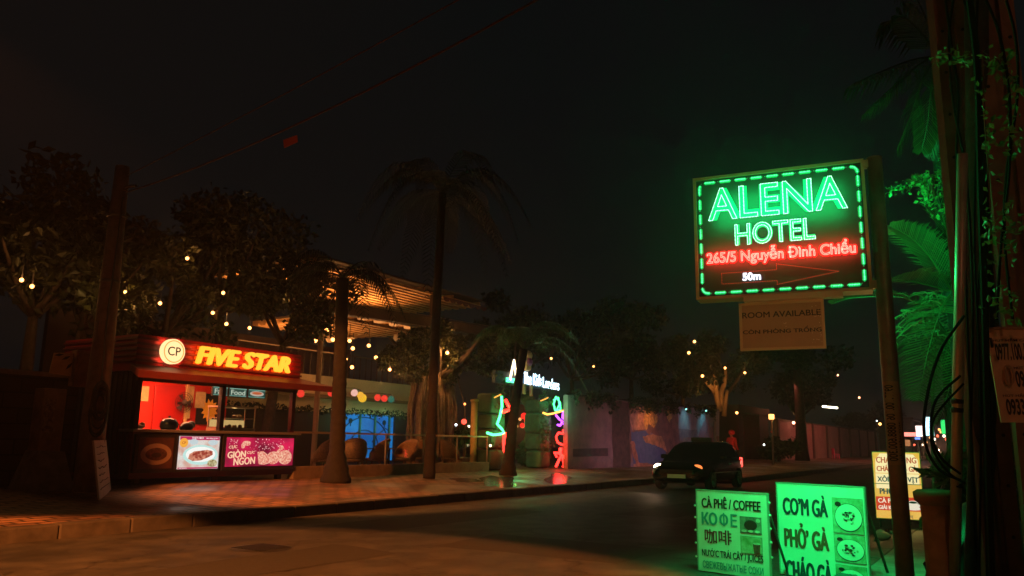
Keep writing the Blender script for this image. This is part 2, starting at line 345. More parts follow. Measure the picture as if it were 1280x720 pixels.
LEAF3 = leaf_mat('shrub_leaves', (0.03, 0.08, 0.02), (0.08, 0.14, 0.04))
BARK = mat('bark', (0.085, 0.055, 0.04), 0.9, var=0.5, scale=7, bump=0.8)
PBARK = mat('palm_bark', (0.02, 0.015, 0.012), 0.9, var=0.55, scale=9, bump=0.8)
def leaf_mesh(name, m, pts, size, parent=None, long=1.9, droop=0.3):
    n = len(pts); p = np.array(pts, dtype=float)
    d = RNG.normal(size=(n, 3)); d[:, 2] -= droop; d /= np.linalg.norm(d, axis=1)[:, None]
    e = np.cross(d, RNG.normal(size=(n, 3))); e /= np.linalg.norm(e, axis=1)[:, None] + 1e-9
    s = size * RNG.uniform(.6, 1.35, size=(n, 1))
    nn = np.cross(d, e) * s * .18
    v = np.stack([p, p + d * s * long * .5 + e * s * .5 + nn, p + d * s * long, p + d * s * long * .5 - e * s * .5 + nn], 1).reshape(-1, 3)
    me = bpy.data.meshes.new(name); f = np.arange(4 * n).reshape(n, 4)
    me.from_pydata(v.tolist(), [], f.tolist()); me.materials.append(m); me.update()
    o = bpy.data.objects.new(name, me); COL.objects.link(o)
    if parent is not None: o.parent = parent
    return o
def blob_pts(c, r, n, clumps=14, flat=0.8):
    out = []; c = np.array(c, float)
    cs = []
    for k in range(clumps):
        d = RNG.normal(size=3); d /= np.linalg.norm(d); cs.append((c + d * np.array([r, r, r * flat]) * RNG.uniform(.35, 1.0), r * RNG.uniform(.22, .42)))
    for k in range(n):
        q, rr = cs[RNG.integers(len(cs))]; d = RNG.normal(size=3); d /= np.linalg.norm(d)
        out.append(q + d * rr * RNG.uniform(.3, 1.05) ** .6 * np.array([1, 1, .75]))
    return out, cs
def tree(label, base, top_h, r, n, leaf=0.11, trunk_r=0.16, lean=(0, 0), flat=0.75, group='trees behind the street front', name='tree', m=None, clumps=16):
    t = thing(name, label, 'tree', base, 0, group)
    c = (lean[0], lean[1], top_h - r * flat * .8)
    pts, cs = blob_pts(c, r, n, clumps, flat)
    fork = Vector((lean[0] * .5, lean[1] * .5, max(.8, c[2] - r * flat * .9)))
    tr = MB().tube(bez((0, 0, -.05), (lean[0] * .1, lean[1] * .1, fork.z * .6), fork, 8), [trunk_r * (1.25 - .6 * i / 8) for i in range(9)], 9).build('trunk', BARK, t, True)
    lm = MB()
    for q, rr in cs[:9]:
        q = Vector(q); lm.tube(bez(fork, (fork + q) / 2 + Vector((0, 0, -.15 * r)), q, 6), [trunk_r * .55 * (1 - .8 * i / 6) for i in range(7)], 6)
    lm.build('branches', BARK, t, True)
    leaf_mesh('crown', m or LEAF, pts, leaf, t)
    return t
def frond(pts, ll, n=26, up=0.0, w=0.022, hang=0.6, mb=None, rr=0.018, spread=0.6):
    # rachis along pts with leaflets both sides
    mb = mb or MB(); pts = [Vector(p) for p in pts]; m = len(pts)
    mb.tube(pts, [rr * (1 - .8 * i / (m - 1)) for i in range(m)], 5)
    for k in range(n):
        t = .12 + .88 * (k + .5) / n; f = t * (m - 1); i = min(int(f), m - 2); p = pts[i].lerp(pts[i + 1], f - i); tg = (pts[i + 1] - pts[i]).normalized()
        side = tg.cross(Vector((0, 0, 1))); side = side.normalized() if side.length > .05 else Vector((0, 1, 0))
        L = ll * (math.sin(math.pi * min(1, .18 + .8 * t)) ** .7) * random.uniform(.85, 1.1)
        for s in (-1, 1):
            d = (side * s + tg * spread + Vector((0, 0, up))).normalized()
            a = p + d * L * .55 + Vector((0, 0, -hang * L * .12)); b = p + d * L * (.95 - .25 * hang) + Vector((0, 0, -hang * L * .55))
            nrm = d.cross(tg).normalized(); wv = tg * w
            mb.add([p - wv * .6, p + wv * .6, a + wv, a - wv, b], [(0, 1, 2, 3), (3, 2, 4)])
    return mb
def palm(label, base, crown, base_r, top_r, fronds, ll, group, bulge=1.3, n=26, hang=0.8, name='palm_tree', fmat=LEAF4):
    t = thing(name, label, 'palm tree', base, 0, group); base = Vector(base); c = Vector(crown) - base
    N = 40; mid = Vector((c.x * .25, c.y * .25, c.z * .5)); cv = bez((0, 0, -.05), mid, c, N)
    rad = [(top_r + (base_r - top_r) * (1 - i / N) ** 1.5 * 1.0 + (base_r * (bulge - 1)) * max(0, 1 - i / 6)) * (1 + (.06 if i % 2 else -.03)) for i in range(N + 1)]
    MB().tube(cv, rad, 12).build('trunk', PBARK, t, True)
    for (az, el, L, dr) in fronds:
        a = R(az); h = Vector((math.cos(a), math.sin(a), 0))
        p1 = c + h * L * .45 + Vector((0, 0, L * math.sin(R(el)) * .8)); p2 = c + h * L * .82 + Vector((0, 0, L * math.sin(R(el)) * .6 - dr))
        frond(bez(c, p1, p2, 14), ll, n, mb=(m := MB()), hang=hang, w=.02); m.build('frond', fmat, t)
    return t

# ------------------------------------------------------------ left end: wall, banner, pole
WALL = block_mat('grey_block_wall', (0.075, 0.055, 0.045), (0.05, 0.038, 0.032), (0.025, 0.02, 0.018), .62, .3)
wt = thing('boundary_wall', 'dark block wall at the far left under the banner', 'wall', (3.4, 16.6, .32))
MB().b2((-8, 0, -.05), (6.1, .22, 2.15)).build('wall', WALL, wt)
MB().b2((-8, -.05, 2.15), (6.1, .27, 2.24)).build('coping', conc, wt)
bt = thing('banner_sign', 'dark curved banner with a red oval ring on top of the block wall', 'sign', (5.4, 16.55, 2.56))
bk = MB(); bk.plate([(-2.2, 0), (2.0, 0), (2.0, .25), (.9, .5), (.2, .62), (-2.2, .75)], 0, .06); bk.build('panel', mat('banner_dark', (0.06, 0.03, 0.02), .7), bt)
ov = MB(); cv = [(.25 + .62 * math.cos(a), -.02, .36 + .13 * math.sin(a)) for a in [2 * math.pi * k / 28 for k in range(29)]]
ov.tube(cv, .022, 5); ov.build('oval_ring', mat('banner_red', (0.4, 0.04, 0.02), .6), bt)
sw = MB(); sw.plate([(1.05, .46), (1.25, .5), (1.75, .1), (2.0, .03), (1.5, .02)], -.012, -.004); sw.build('swoosh', mat('banner_tan', (0.45, 0.22, 0.08), .6), bt)
o = at_y(62, 463, 16.4)
pt = thing('hanging_sheet', 'torn cream sheet with dark patches beside the banner', 'sheet', o)
MB().plate([(0, -.05), (.68, -.1), (.72, .42), (.25, .38), (.05, .36)], 0, .02).build('sheet', mat('cream_sheet', (0.62, 0.42, 0.22), .8, var=.3, scale=3), pt)
dk = MB()
for (x, z, a) in ((.3, .28, .5), (.38, .12, .9), (.55, .22, 1.0), (.15, .33, .2), (.62, .3, .7)):
    dk.plate([(x + .1 * math.cos(a), z + .1 * math.sin(a)), (x - .03 * math.sin(a), z + .03 * math.cos(a)), (x - .1 * math.cos(a), z - .1 * math.sin(a)), (x + .03 * math.sin(a), z - .03 * math.cos(a))], -.008, -.003)
dk.build('patches', mat('patch_black', (0.02, 0.015, 0.01), .8), pt)
bx = thing('meter_box', 'rusty tall meter box on the wall beside the utility pole', 'box', at_y(101, 482, 16.3))
MB().box((0, .08, .35), (.34, .22, .75), 0, .015).build('casing', mat('rust_paint', (0.28, 0.12, 0.06), .7, var=.5, scale=5), bx)
MB().box((0, -.04, .35), (.26, .02, .62), 0, .008).build('door', mat('rust_paint_door', (0.22, 0.10, 0.05), .6, var=.4, scale=6), bx)

PB = (8.73, 14.6, .3)
up_ = thing('utility_pole', 'tall round concrete utility pole with dark notice bands left of the red food kiosk', 'utility pole', PB)
pc = mat('pole_concrete', (0.33, 0.20, 0.14), .85, var=.4, scale=5, bump=.35)
MB().tube([(0, 0, -.05), (0, 0, 1.2), (.01, 0, 3), (.0, 0, 6.25)], [.235, .22, .19, .13], 18).build('pole', pc, up_, True)
pb = MB()
for (z0, z1, k) in ((2.6, 3.15, 0), (1.55, 1.7, 1), (1.2, 1.32, 1)): pb.lathe([(.2 - .012 * z0 + .016, z0), (.2 - .012 * z1 + .016, z1)], n=18)
pb.build('notice_band', mat('notice_dark', (0.09, 0.07, 0.06), .7, var=.8, scale=24, col2=(.3, .26, .22)), up_)
bn = MB()
for z in (3.9, 5.2): MB().lathe([(.17, z), (.19, z + .01), (.19, z + .05), (.17, z + .06)], n=16).build('steel_band', mat('steel_dark', (.15, .12, .1), .5, .6), up_)
MB().tube([(.0, -.1, 5.75), (.0, -.32, 5.8), (.02, -.5, 5.78)], .03, 6).build('bracket', mat('steel_dark', (.15, .12, .1), .5, .6), up_)
ct = MB()
for k in range(9):
    ph = random.random() * 6; rr = random.uniform(.22, .42); cz = random.uniform(1.35, 1.75)
    ct.tube([(-.1 + rr * .42 * math.cos(a) + random.uniform(-.01, .01), -.26 - .03 * (k % 3) , cz + rr * math.sin(a)) for a in [ph + 2 * math.pi * i / 20 for i in range(21)]], .016, 5)
ct.tube([(-.1, -.25, 2.0), (-.12, -.24, 3.3), (-.06, -.2, 4.6), (-.03, -.17, 5.6)], .018, 5)
ct2 = ct.build('cable_coil', mat('cable_black', (.012, .012, .012), .55)); ct2.location = PB
tag(ct2, 'tangled black cable coil hung on the concrete utility pole by the block wall', 'cable')
sp = thing('concrete_pillar', 'square broken concrete pillar with pasted papers, left of the utility pole', 'pillar', (8.25, 15.3, .31))
MB().box((0, 0, .9), (.42, .35, 1.9), 0, .02).build('shaft', mat('pillar_plaster', (0.36, 0.20, 0.12), .9, var=.5, scale=3, bump=.3), sp)
MB().add([(-.42, -.42, 0), (.42, -.42, 0), (.42, .3, 0), (-.42, .3, 0), (-.22, -.24, .72), (.25, -.26, .7), (.25, .2, .72), (-.22, .2, .72)], [(0, 1, 5, 4), (1, 2, 6, 5), (2, 3, 7, 6), (3, 0, 4, 7), (4, 5, 6, 7)]).build('footing', conc, sp)
MB().box((-.08, -.185, 1.35), (.2, .008, .62)).build('pasted_paper', mat('old_paper', (0.12, 0.05, 0.04), .8, var=.9, scale=14, col2=(.4, .24, .15)), sp)
# leaning notice board
A, B2 = at_z(124.5, 625, .28), at_z(139, 613, .29)
nbt = thing('notice_board', 'pale handwritten notice board leaning by the foot of the concrete utility pole', 'notice board', A, math.atan2(B2.y - A.y, B2.x - A.x))
wv = (B2 - A).length
def lean_pt(x, z, off=0): return (x + 0.06 * z * 0 - .17 * z / 1.0 * .5, -off + z * .18, z)
q = [lean_pt(0, 0), lean_pt(wv, 0), lean_pt(wv, .95), lean_pt(0, .95)]
MB().add(q + [(x, y + .03, z) for x, y, z in q], [(0, 1, 2, 3), (7, 6, 5, 4), (0, 4, 5, 1), (1, 5, 6, 2), (2, 6, 7, 3), (3, 7, 4, 0)]).build('panel', mat('chalky_white', (0.62, 0.45, 0.36), .8, var=.15, scale=3), nbt)
sc_ = MB()
for i in range(7):
    z = .84 - i * .115; x0 = wv * .12; x1 = wv * random.uniform(.55, .9)
    n = 7; pts = [Vector(lean_pt(x0 + (x1 - x0) * k / n, z + random.uniform(-.02, .02), .008)) for k in range(n + 1)]
    sc_.tube(pts, .0065, 4)
sc_.build('writing', mat('marker_dark', (.12, .06, .06), .8), nbt)

# ------------------------------------------------------------ food kiosk
KX, KY = 10.05, 15.4
k = thing('food_kiosk', 'small red food kiosk with an illuminated yellow FIVE STAR sign', 'kiosk', (KX, KY, .33))
KW, KD = 4.42, 2.7
MRED = mat('kiosk_red', (0.26, 0.010, 0.014), .42, var=.15, scale=2); MDK = mat('kiosk_dark_red', (0.10, 0.012, 0.015), .5); MBLK = mat('kiosk_black', (0.018, 0.015, 0.016), .4)
MIN = mat('kiosk_inner_red', (0.62, 0.03, 0.02), .35)
base = MB()
base.b2((0.02, .02, .12), (KW - .02, .10, 1.07)).b2((0.02, .1, .12), (.1, KD, 1.07)).b2((KW - .1, .1, .12), (KW - .02, KD, 1.07)).b2((.02, .1, .12), (KW - .02, KD, .2))
base.build('counter_base', MDK, k)
MB().b2((-.05, -.10, 1.07), (KW + .12, .42, 1.13), .008).build('counter_top', mat('counter_steel', (.30, .26, .24), .35, .6), k)
ft = MB()
for x in (.3, KW / 2, KW - .3):
    for y in (.2, KD - .3): ft.b2((x - .06, y - .06, -.02), (x + .06, y + .06, .13))
ft.build('foot', MBLK, k)
MB().b2((.1, KD - .08, .2), (KW - .05, KD, 2.4)).build('back_wall', MIN, k)
cs = MB(); cs.b2((.0, .12, 1.07), (.08, KD, 2.4))
for i in range(14): cs.b2((-.03, .15 + i * .18, .2), (.0, .24 + i * .18, 2.35))
cs.build('side_wall', mat('corrugated_dark', (.05, .035, .03), .6), k)
for x in (0.06, 2.18, KW - .1):
    MB().b2((x - .055, .0, 1.13), (x + .055, .11, 2.4)).build('mullion', MBLK if x < 3 else MDK, k)
MB().b2((0, 0, 2.12), (KW, .08, 2.4)).build('window_head', mat('kiosk_head', (0.10, 0.05, 0.035), .5), k)
MB().b2((0.115, .05, 1.13), (2.12, .058, 2.12)).build('window_pane', glass_mat(), k)
MB().b2((2.24, .05, 1.13), (KW - .155, .058, 2.12)).build('window_pane', glass_mat(), k)
MB().b2((.0, .0, 2.4), (KW, KD, 2.5)).build('ceiling', mat('kiosk_ceiling', (.5, .2, .15), .6), k)
# fascia with ribs
fa = MB().b2((-.1, -.02, 2.33), (KW + .02, .10, 3.08)).b2((-.1, .1, 2.33), (0.02, KD, 3.08)).b2((KW - .1, .1, 2.4), (KW + .02, KD, 3.08))
fa.build('fascia', MRED, k)
rb = MB()
for i in range(5): rb.b2((-.13, -.06, 2.52 + i * .115), (KW + .05, -.02, 2.565 + i * .115)); rb.b2((-.14, -.06, 2.52 + i * .115), (-.1, KD, 2.565 + i * .115))
rb.build('fascia_rib', MDK, k)
aw = MB(); aw.plate([(0, 0), (1, 0)], 0, 0) if False else None
aw.add([(-.55, -.85, 2.12), (KW + .45, -.85, 2.14), (KW + .08, .0, 2.34), (-.2, .0, 2.32), (-.55, -.85, 2.26), (KW + .45, -.85, 2.28), (KW + .08, .0, 2.48), (-.2, .0, 2.46)],
       [(3, 2, 1, 0), (4, 5, 6, 7), (0, 1, 5, 4), (1, 2, 6, 5), (3, 0, 4, 7)])
aw.build('awning', mat('awning_red', (0.14, 0.02, 0.02), .5, var=.2, scale=3), k)
# round CP disc
cx, cz = .66, 2.78
MB().disc(cx, cz, .275, .27, -.17, -.06).build('logo_disc', glow('lamp_cream', (1.0, .62, .28), 1.55), k)
rg = MB().tube([(cx + .235 * math.cos(a), -.174, cz + .23 * math.sin(a)) for a in [2 * math.pi * i / 32 for i in range(33)]], .010, 5); rg.build('logo_ring', mat('logo_orange', (.7, .25, .03), .5, emit=(1, .4, .05), es=.7), k)
MB().text('CP', cx - .15, cx + .16, cz - .09, cz + .10, -.178, .015).build('logo_letters', mat('logo_dark', (.12, .02, .02), .6), k)
gl = MB().use(glow('letter_yellow', (1.0, .40, .025), 1.6)); 
for dy in (-.15,): gl.text('FIVE STAR', 1.26, 4.0, 2.59, 2.97, dy, .075, .22, slope=-.0)
fl = gl.build('sign_letters', None, k)
md = fl.modifiers.new('thick', 'SOLIDIFY'); md.thickness = .06; md.offset = -1
hl = MB().text('FIVE STAR', 1.24, 4.02, 2.56, 3.0, -.045, .12, .22); hl.build('sign_letter_backing', mat('letter_rim', (.7, .18, .02), .5), k)
lamp('kiosk_sign_light', 'AREA', (KX + .66, KY - .13, .33 + 2.78), 22, (1, .08, .03), (KX + .66, KY + .5, .33 + 2.78), .5, size_y=.5)
lamp('kiosk_sign_light', 'AREA', (KX + 2.65, KY - .2, .33 + 2.8), 38, (1, .10, .02), (KX + 2.65, KY + .5, .33 + 2.8), 2.9, size_y=.4)
# three counter panels
def food_panel(x0, x1, z0, z1, lit):
    fr = MB().b2((x0 - .05, -.07, z0 - .06), (x1 + .05, .02, z1 + .05), .006).build('panel_frame', MBLK, k); return fr
fr = food_panel(.10, .95, .30, .98, False)
MB().b2((.12, -.085, .32), (.93, -.072, .96)).build('unlit_panel', mat('dull_panel', (.10, .035, .03), .5, var=.4, scale=4), fr)
pp = MB().use(mat('dull_plate', (.34, .22, .18), .5)).disc(.53, .62, .36, .22, -.092, -.086); pp.use(mat('dull_meat', (.14, .05, .04), .7, var=.7, scale=12)).disc(.53, .62, .25, .13, -.097, -.0925)
pp.use(mat('dull_dark', (.03, .015, .015), .7)).disc(.53, .60, .12, .05, -.1, -.0975); pp.build('dish_picture', None, fr)
fr = food_panel(1.06, 2.10, .30, 1.0, True)
E1 = lambda n, c, s: mat('lit_' + n, (0.02, .02, .02), .4, emit=c, es=s)
def lit_noise(name, c1, c2, scale, s):
    if name in _mc: return _mc[name]
    m = bpy.data.materials.new(name); m.use_nodes = True; n = m.node_tree; b = n.nodes['Principled BSDF']; L = n.links.new
    b.inputs['Base Color'].default_value = (.02, .02, .02, 1); tc = n.nodes.new('ShaderNodeTexCoord'); nz = n.nodes.new('ShaderNodeTexNoise'); nz.inputs['Scale'].default_value = scale; nz.inputs['Detail'].default_value = 5
    L(tc.outputs['Object'], nz.inputs['Vector']); cr = n.nodes.new('ShaderNodeValToRGB'); cr.color_ramp.elements[0].position = .38; cr.color_ramp.elements[1].position = .62
    cr.color_ramp.elements[0].color = (*c1, 1); cr.color_ramp.elements[1].color = (*c2, 1); L(nz.outputs['Fac'], cr.inputs['Fac']); L(cr.outputs[0], b.inputs['Emission Color']); b.inputs['Emission Strength'].default_value = s
    _mc[name] = m; return m
MB().b2((1.06, -.085, .30), (2.10, -.072, 1.0)).build('lightbox_face', lit_noise('lit_pinkish_cloth', (.75, .45, .36), (.85, .8, .74), 4, .85), fr)
pp = MB()
pp.use(E1('magenta', (.55, .01, .12), .9)).b2((1.07, -.09, .92), (2.09, -.086, .995)).b2((1.07, -.09, .305), (2.09, -.086, .335))
pp.use(E1('orange', (1, .45, .05), .9)).disc(1.17, .86, .105, .10, -.094, -.0905)
pp.use(E1('teal_white', (.5, .78, .72), 1.0)).disc(1.62, .60, .45, .215, -.093, -.087)
pp.use(E1('white', (.95, .95, .9), 1.0)).disc(1.62, .61, .38, .165, -.096, -.0935)
pp.use(lit_noise('lit_meat', (.35, .03, .02), (.85, .35, .22), 16, .8)).plate([(1.30, .52), (1.42, .47), (1.62, .48), (1.78, .53), (1.93, .6), (1.92, .68), (1.78, .71), (1.6, .69), (1.45, .68), (1.33, .62)], -.10, -.0965)
pp.use(E1('cup', (.6, .72, .74), .9)).disc(1.42, .88, .11, .06, -.092, -.0885).disc(1.92, .87, .13, .06, -.092, -.0885)
pp.use(lit_noise('lit_garnish', (.3, .22, .08), (.75, .7, .4), 18, .8)).disc(1.94, .42, .13, .08, -.0935, -.0875)
pp.build('dish_picture', None, fr)
tx = MB().use(E1('text_white', (1, 1, .95), 1.1)).text('THỊT HEO', 1.36, 1.66, .935, .985, -.092, .02).text('TIÊU ĐEN QUAY', 1.72, 2.05, .945, .975, -.092, .01).text('GÀ QUAY', 1.1, 1.3, .308, .33, -.092, .01)
tx.use(E1('text_red', (.5, .02, .03), .8)).text('CP', 1.12, 1.22, .835, .885, -.0955, .01); tx.build('panel_text', None, fr)
fr = food_panel(2.26, 4.36, .30, 1.02, True)
def mag_mat():
    m = bpy.data.materials.new('lit_magenta_fade'); m.use_nodes = True; n = m.node_tree; b = n.nodes['Principled BSDF']; L = n.links.new
    b.inputs['Base Color'].default_value = (.02, .02, .02, 1); tc = n.nodes.new('ShaderNodeTexCoord'); nz = n.nodes.new('ShaderNodeTexNoise'); nz.inputs['Scale'].default_value = 1.6; L(tc.outputs['Object'], nz.inputs['Vector'])
    cr = n.nodes.new('ShaderNodeValToRGB'); cr.color_ramp.elements[0].position = .35; cr.color_ramp.elements[1].position = .65; cr.color_ramp.elements[0].color = (.20, .002, .03, 1); cr.color_ramp.elements[1].color = (.78, .012, .095, 1)
    L(nz.outputs['Fac'], cr.inputs['Fac']); L(cr.outputs[0], b.inputs['Emission Color']); b.inputs['Emission Strength'].default_value = .95; return m
MB().b2((2.30, -.085, .33), (4.32, -.072, .99)).build('lightbox_face', mag_mat(), fr)
pp = MB().use(E1('text_cream', (1, .62, .38), 1.0)); pp.text('CỰC', 2.36, 2.60, .72, .81, -.09, .04, .1, slope=.05).text('GIÒN', 2.34, 2.86, .52, .70, -.09, .05, .0, slope=.05).text('CỰC', 2.89, 3.12, .60, .68, -.09, .04, .1, slope=.05).text('NGON', 2.52, 3.14, .36, .52, -.09, .05, 0, slope=.05); pp.build('panel_text', None, fr)
pp = MB(); ck = lit_noise('lit_crispy', (.75, .16, .12), (1, .62, .42), 22, .95); pp.use(ck)
pp.plate([(3.2, .66), (3.36, .68), (3.5, .6), (3.62, .62), (3.58, .40), (3.42, .36), (3.25, .38)], -.094, -.0865)
pp.disc(3.68, .52, .2, .15, -.097, -.0945).disc(4.05, .53, .22, .17, -.0975, -.0945).plate([(3.62, .56), (3.86, .74), (3.92, .7), (3.74, .5)], -.1, -.098).disc(3.92, .76, .07, .055, -.1, -.098)
pp.disc(2.86, .86, .12, .055, -.094, -.0865).disc(2.76, .8, .05, .06, -.0925, -.0865)
pp.use(E1('sparkle', (1, .6, .55), 1.0))
for i in range(70):
    x = random.gauss(3.5, .4); z = random.uniform(.68, .96); r = random.uniform(.005, .014)
    if 2.95 < x < 4.25: pp.disc(x, z, r, r, -.089, -.0862, 6)
for i in range(14): pp.disc(random.uniform(2.36, 2.6), random.uniform(.84, .95), .009, .009, -.089, -.0862, 6)
pp.build('chicken_picture', None, fr)
lamp('lightbox_light', 'AREA', (KX + 1.58, KY - .12, .33 + .65), 1.5, (1, .75, .65), (KX + 1.58, KY - 3, .33), 1.0, size_y=.6)
lamp('lightbox_light', 'AREA', (KX + 3.3, KY - .12, .33 + .65), 2.5, (1, .12, .3), (KX + 3.3, KY - 3, .33), 1.9, size_y=.6)
# interior of the kiosk
lamp('kiosk_inside_light', 'AREA', (KX + 1.3, KY + 1.2, .33 + 2.36), 360, (1, .30, .13), (KX + 1.9, KY + 2.2, 0), 1.8, size_y=.8)
lamp('kiosk_inside_light', 'AREA', (KX + 3.2, KY + .9, .33 + 2.36), 9, (1, .6, .3), (KX + 3.2, KY + .9, 0), 1.0, size_y=.5)
def bkx(px, py): q = at_y(px, py, KY + KD - .1); return q.x - KX, q.z - .33
d0, d1, j0 = bkx(190, 520)[0], bkx(229, 520)[0], bkx(231, 520)[0]
MB().b2((d0, KD - .14, .3), (d1 - .02, KD - .09, 2.25), .01).build('inner_door', mat('door_red', (.5, .02, .018), .3), k)
MB().b2((d1, KD - .16, .3), (j0 + .02, KD - .09, 2.35)).build('door_jamb', mat('jamb_cream', (.8, .5, .22), .5), k)
for (px, py, w_, h_) in ((179, 492, .26, .36), (236, 493, .26, .42), (250, 500, .3, .42), (232.5, 516, .2, .28)):
    x, z = bkx(px, py); MB().b2((x - w_ / 2, KD - .13, z - h_ / 2), (x + w_ / 2, KD - .10, z + h_ / 2)).build('wall_paper_sheet', mat('paper_yellow', (.75, .55, .25), .7, var=.25, scale=8), k)
fx0, fz0 = bkx(222, 503); px0, pz0 = bkx(262, 514)
fn = thing('wall_fan', 'black round wall fan inside the red kiosk', 'fan', (KX + fx0, KY + KD - .34, .33 + fz0))
fc = MB()
for rr in (.08, .14, .2, .25): fc.tube([(rr * math.cos(a), -.04 + .06 * rr, rr * math.sin(a)) for a in [2 * math.pi * i / 24 for i in range(25)]], .006, 4)
for i in range(16): a = i * math.pi / 8; fc.tube([(.05 * math.cos(a), -.06, .05 * math.sin(a)), (.25 * math.cos(a), -.02, .25 * math.sin(a))], .004, 4)
fc.build('cage', MBLK, fn); MB().ball((0, -.04, 0), .06, 10).build('hub', mat('fan_hub', (.15, .12, .1), .4), fn)
for i in range(3):
    a = i * 2.094; MB().add([(.05 * math.cos(a), 0, .05 * math.sin(a)), (.22 * math.cos(a - .4), .02, .22 * math.sin(a - .4)), (.23 * math.cos(a + .3), -.02, .23 * math.sin(a + .3))], [(0, 1, 2)]).build('blade', mat('fan_blade', (.08, .05, .05), .4), fn)
MB().tube([(0, .02, 0), (0, .2, -.02)], .03, 6).build('bracket', MBLK, fn)
# menu lightboxes hung at the back right
for i, (x0, x1, s) in enumerate(((2.55, 3.0, 'Fast'), (3.03, 3.58, 'Food'), (3.61, 4.17, None))):
    mb = thing('menu_lightbox', ['lit menu board with Fast in pale letters in the kiosk window', 'lit menu board with Food in pale letters in the kiosk window', 'lit menu board with a dish picture in the kiosk window'][i], 'menu board', (KX, KY + .9, .33), 0, 'lit menu boards in the kiosk')
    MB().b2((x0, 0, 1.97), (x1, .05, 2.2), .004).build('casing', MBLK, mb)
    MB().b2((x0 + .015, -.006, 1.985), (x1 - .015, .0, 2.185)).build('face', E1('menu_teal', (.02, .09, .075), .7), mb)
    e = MB().use(E1('menu_edge', (.4, .8, .65), .7)).b2((x0 + .02, -.01, 2.165), (x1 - .02, -.0065, 2.18)).b2((x0 + .02, -.01, 1.99), (x1 - .02, -.0065, 2.0))
    if s: e.use(E1('menu_text', (.8, .85, .7), .8)).text(s, x0 + .06, x1 - .06, 2.02, 2.14, -.0105, .03)
    else: e.use(E1('menu_plate', (.8, .6, .5), .8)).disc(3.89, 2.085, .22, .065, -.011, -.0065).use(E1('menu_food', (.8, .15, .05), .8)).disc(3.89, 2.095, .16, .035, -.014, -.0115)
    e.build('menu_print', None, mb)
wc = thing('warming_cabinet', 'glass food warming cabinet with lit trays on the kiosk counter', 'cabinet', (KX + 2.95, KY + .55, .33 + 1.13))
MB().b2((-.6, -.2, 0), (.5, .2, .08)).build('base', mat('steel_warm', (.5, .42, .3), .3, .7), wc)
fm = MB()
for x in (-.58, .48):
    for y in (-.18, .18): fm.b2((x - .012, y - .012, .08), (x + .012, y + .012, .55))
fm.b2((-.6, -.2, .55), (.5, .2, .59)); fm.build('frame', mat('steel_warm', (.5, .42, .3), .3, .7), wc)
MB().b2((-.57, -.16, .3), (.47, .16, .315)).build('shelf', mat('steel_warm', (.5, .42, .3), .3, .7), wc)
MB().b2((-.55, .15, .1), (.45, .17, .27)).build('lit_back', E1('cabinet', (1, .55, .2), .8), wc)
fd = MB().use(mat('fried_food', (.45, .18, .05), .6, var=.4, scale=20))
for i in range(16): fd.ball((random.uniform(-.5, .42), random.uniform(-.12, .1), .345 if i % 2 else .115), random.uniform(.03, .055), 7)
fd.build('food', None, wc)
MB().add([(-.6, -.2, .08), (.5, -.2, .08), (.5, -.2, .55), (-.6, -.2, .55)], [(0, 1, 2, 3)]).build('glass_front', glass_mat(), wc)
lamp('cabinet_light', 'POINT', (KX + 2.95, KY + .55, .33 + 1.6), 3, (1, .6, .25), size=.05)
po = thing('sun_poster', 'black poster with a yellow sunburst inside the kiosk', 'poster', (KX + px0, KY + KD - .1, .33 + pz0))
MB().b2((-.42, -.025, -.35), (.22, 0, .45)).build('sheet', MBLK, po)
st = []
for i in range(24): a = 2 * math.pi * i / 24; rr = .27 if i % 2 else .18; st.append((-.02 + rr * math.cos(a), .02 + rr * 1.15 * math.sin(a)))
MB().plate(st, -.03, -.0255).build('sunburst', mat('sun_yellow', (.9, .5, .05), .6), po)
pot = thing('rice_cooker', 'dark blue round cooker on the kiosk counter', 'cooker', (KX + .98, KY + .22, .33 + 1.13))
MB().lathe([(0, 0), (.15, 0), (.19, .06), (.19, .14), (.14, .22), (.05, .25), (0, .25)], n=18).build('body', mat('cooker_blue', (.03, .06, .12), .25), pot, True); MB().ball((0, 0, .27), .03, 8).build('knob', MBLK, pot)
bg_ = tag(MB().ball((0, 0, .08), .13, 10, (1.2, 1, .8)).ball((.12, .02, .12), .09, 10).ball((-.1, 0, .05), .08, 8).build('plastic_bag', MBLK, None, True, (KX + 1.42, KY + .2, .33 + 1.13)), 'crumpled black bag on the kiosk counter beside the cooker', 'bag')
tag(MB().ball((0, 0, .05), .12, 9, (1.3, 1, .5)).ball((.1, 0, .08), .07, 8).build('food_bundle', mat('bundle_cream', (.7, .5, .3), .7), None, True, (KX + .24, KY + .22, .33 + 1.13)), 'pale wrapped bundle at the left end of the kiosk counter', 'bundle')

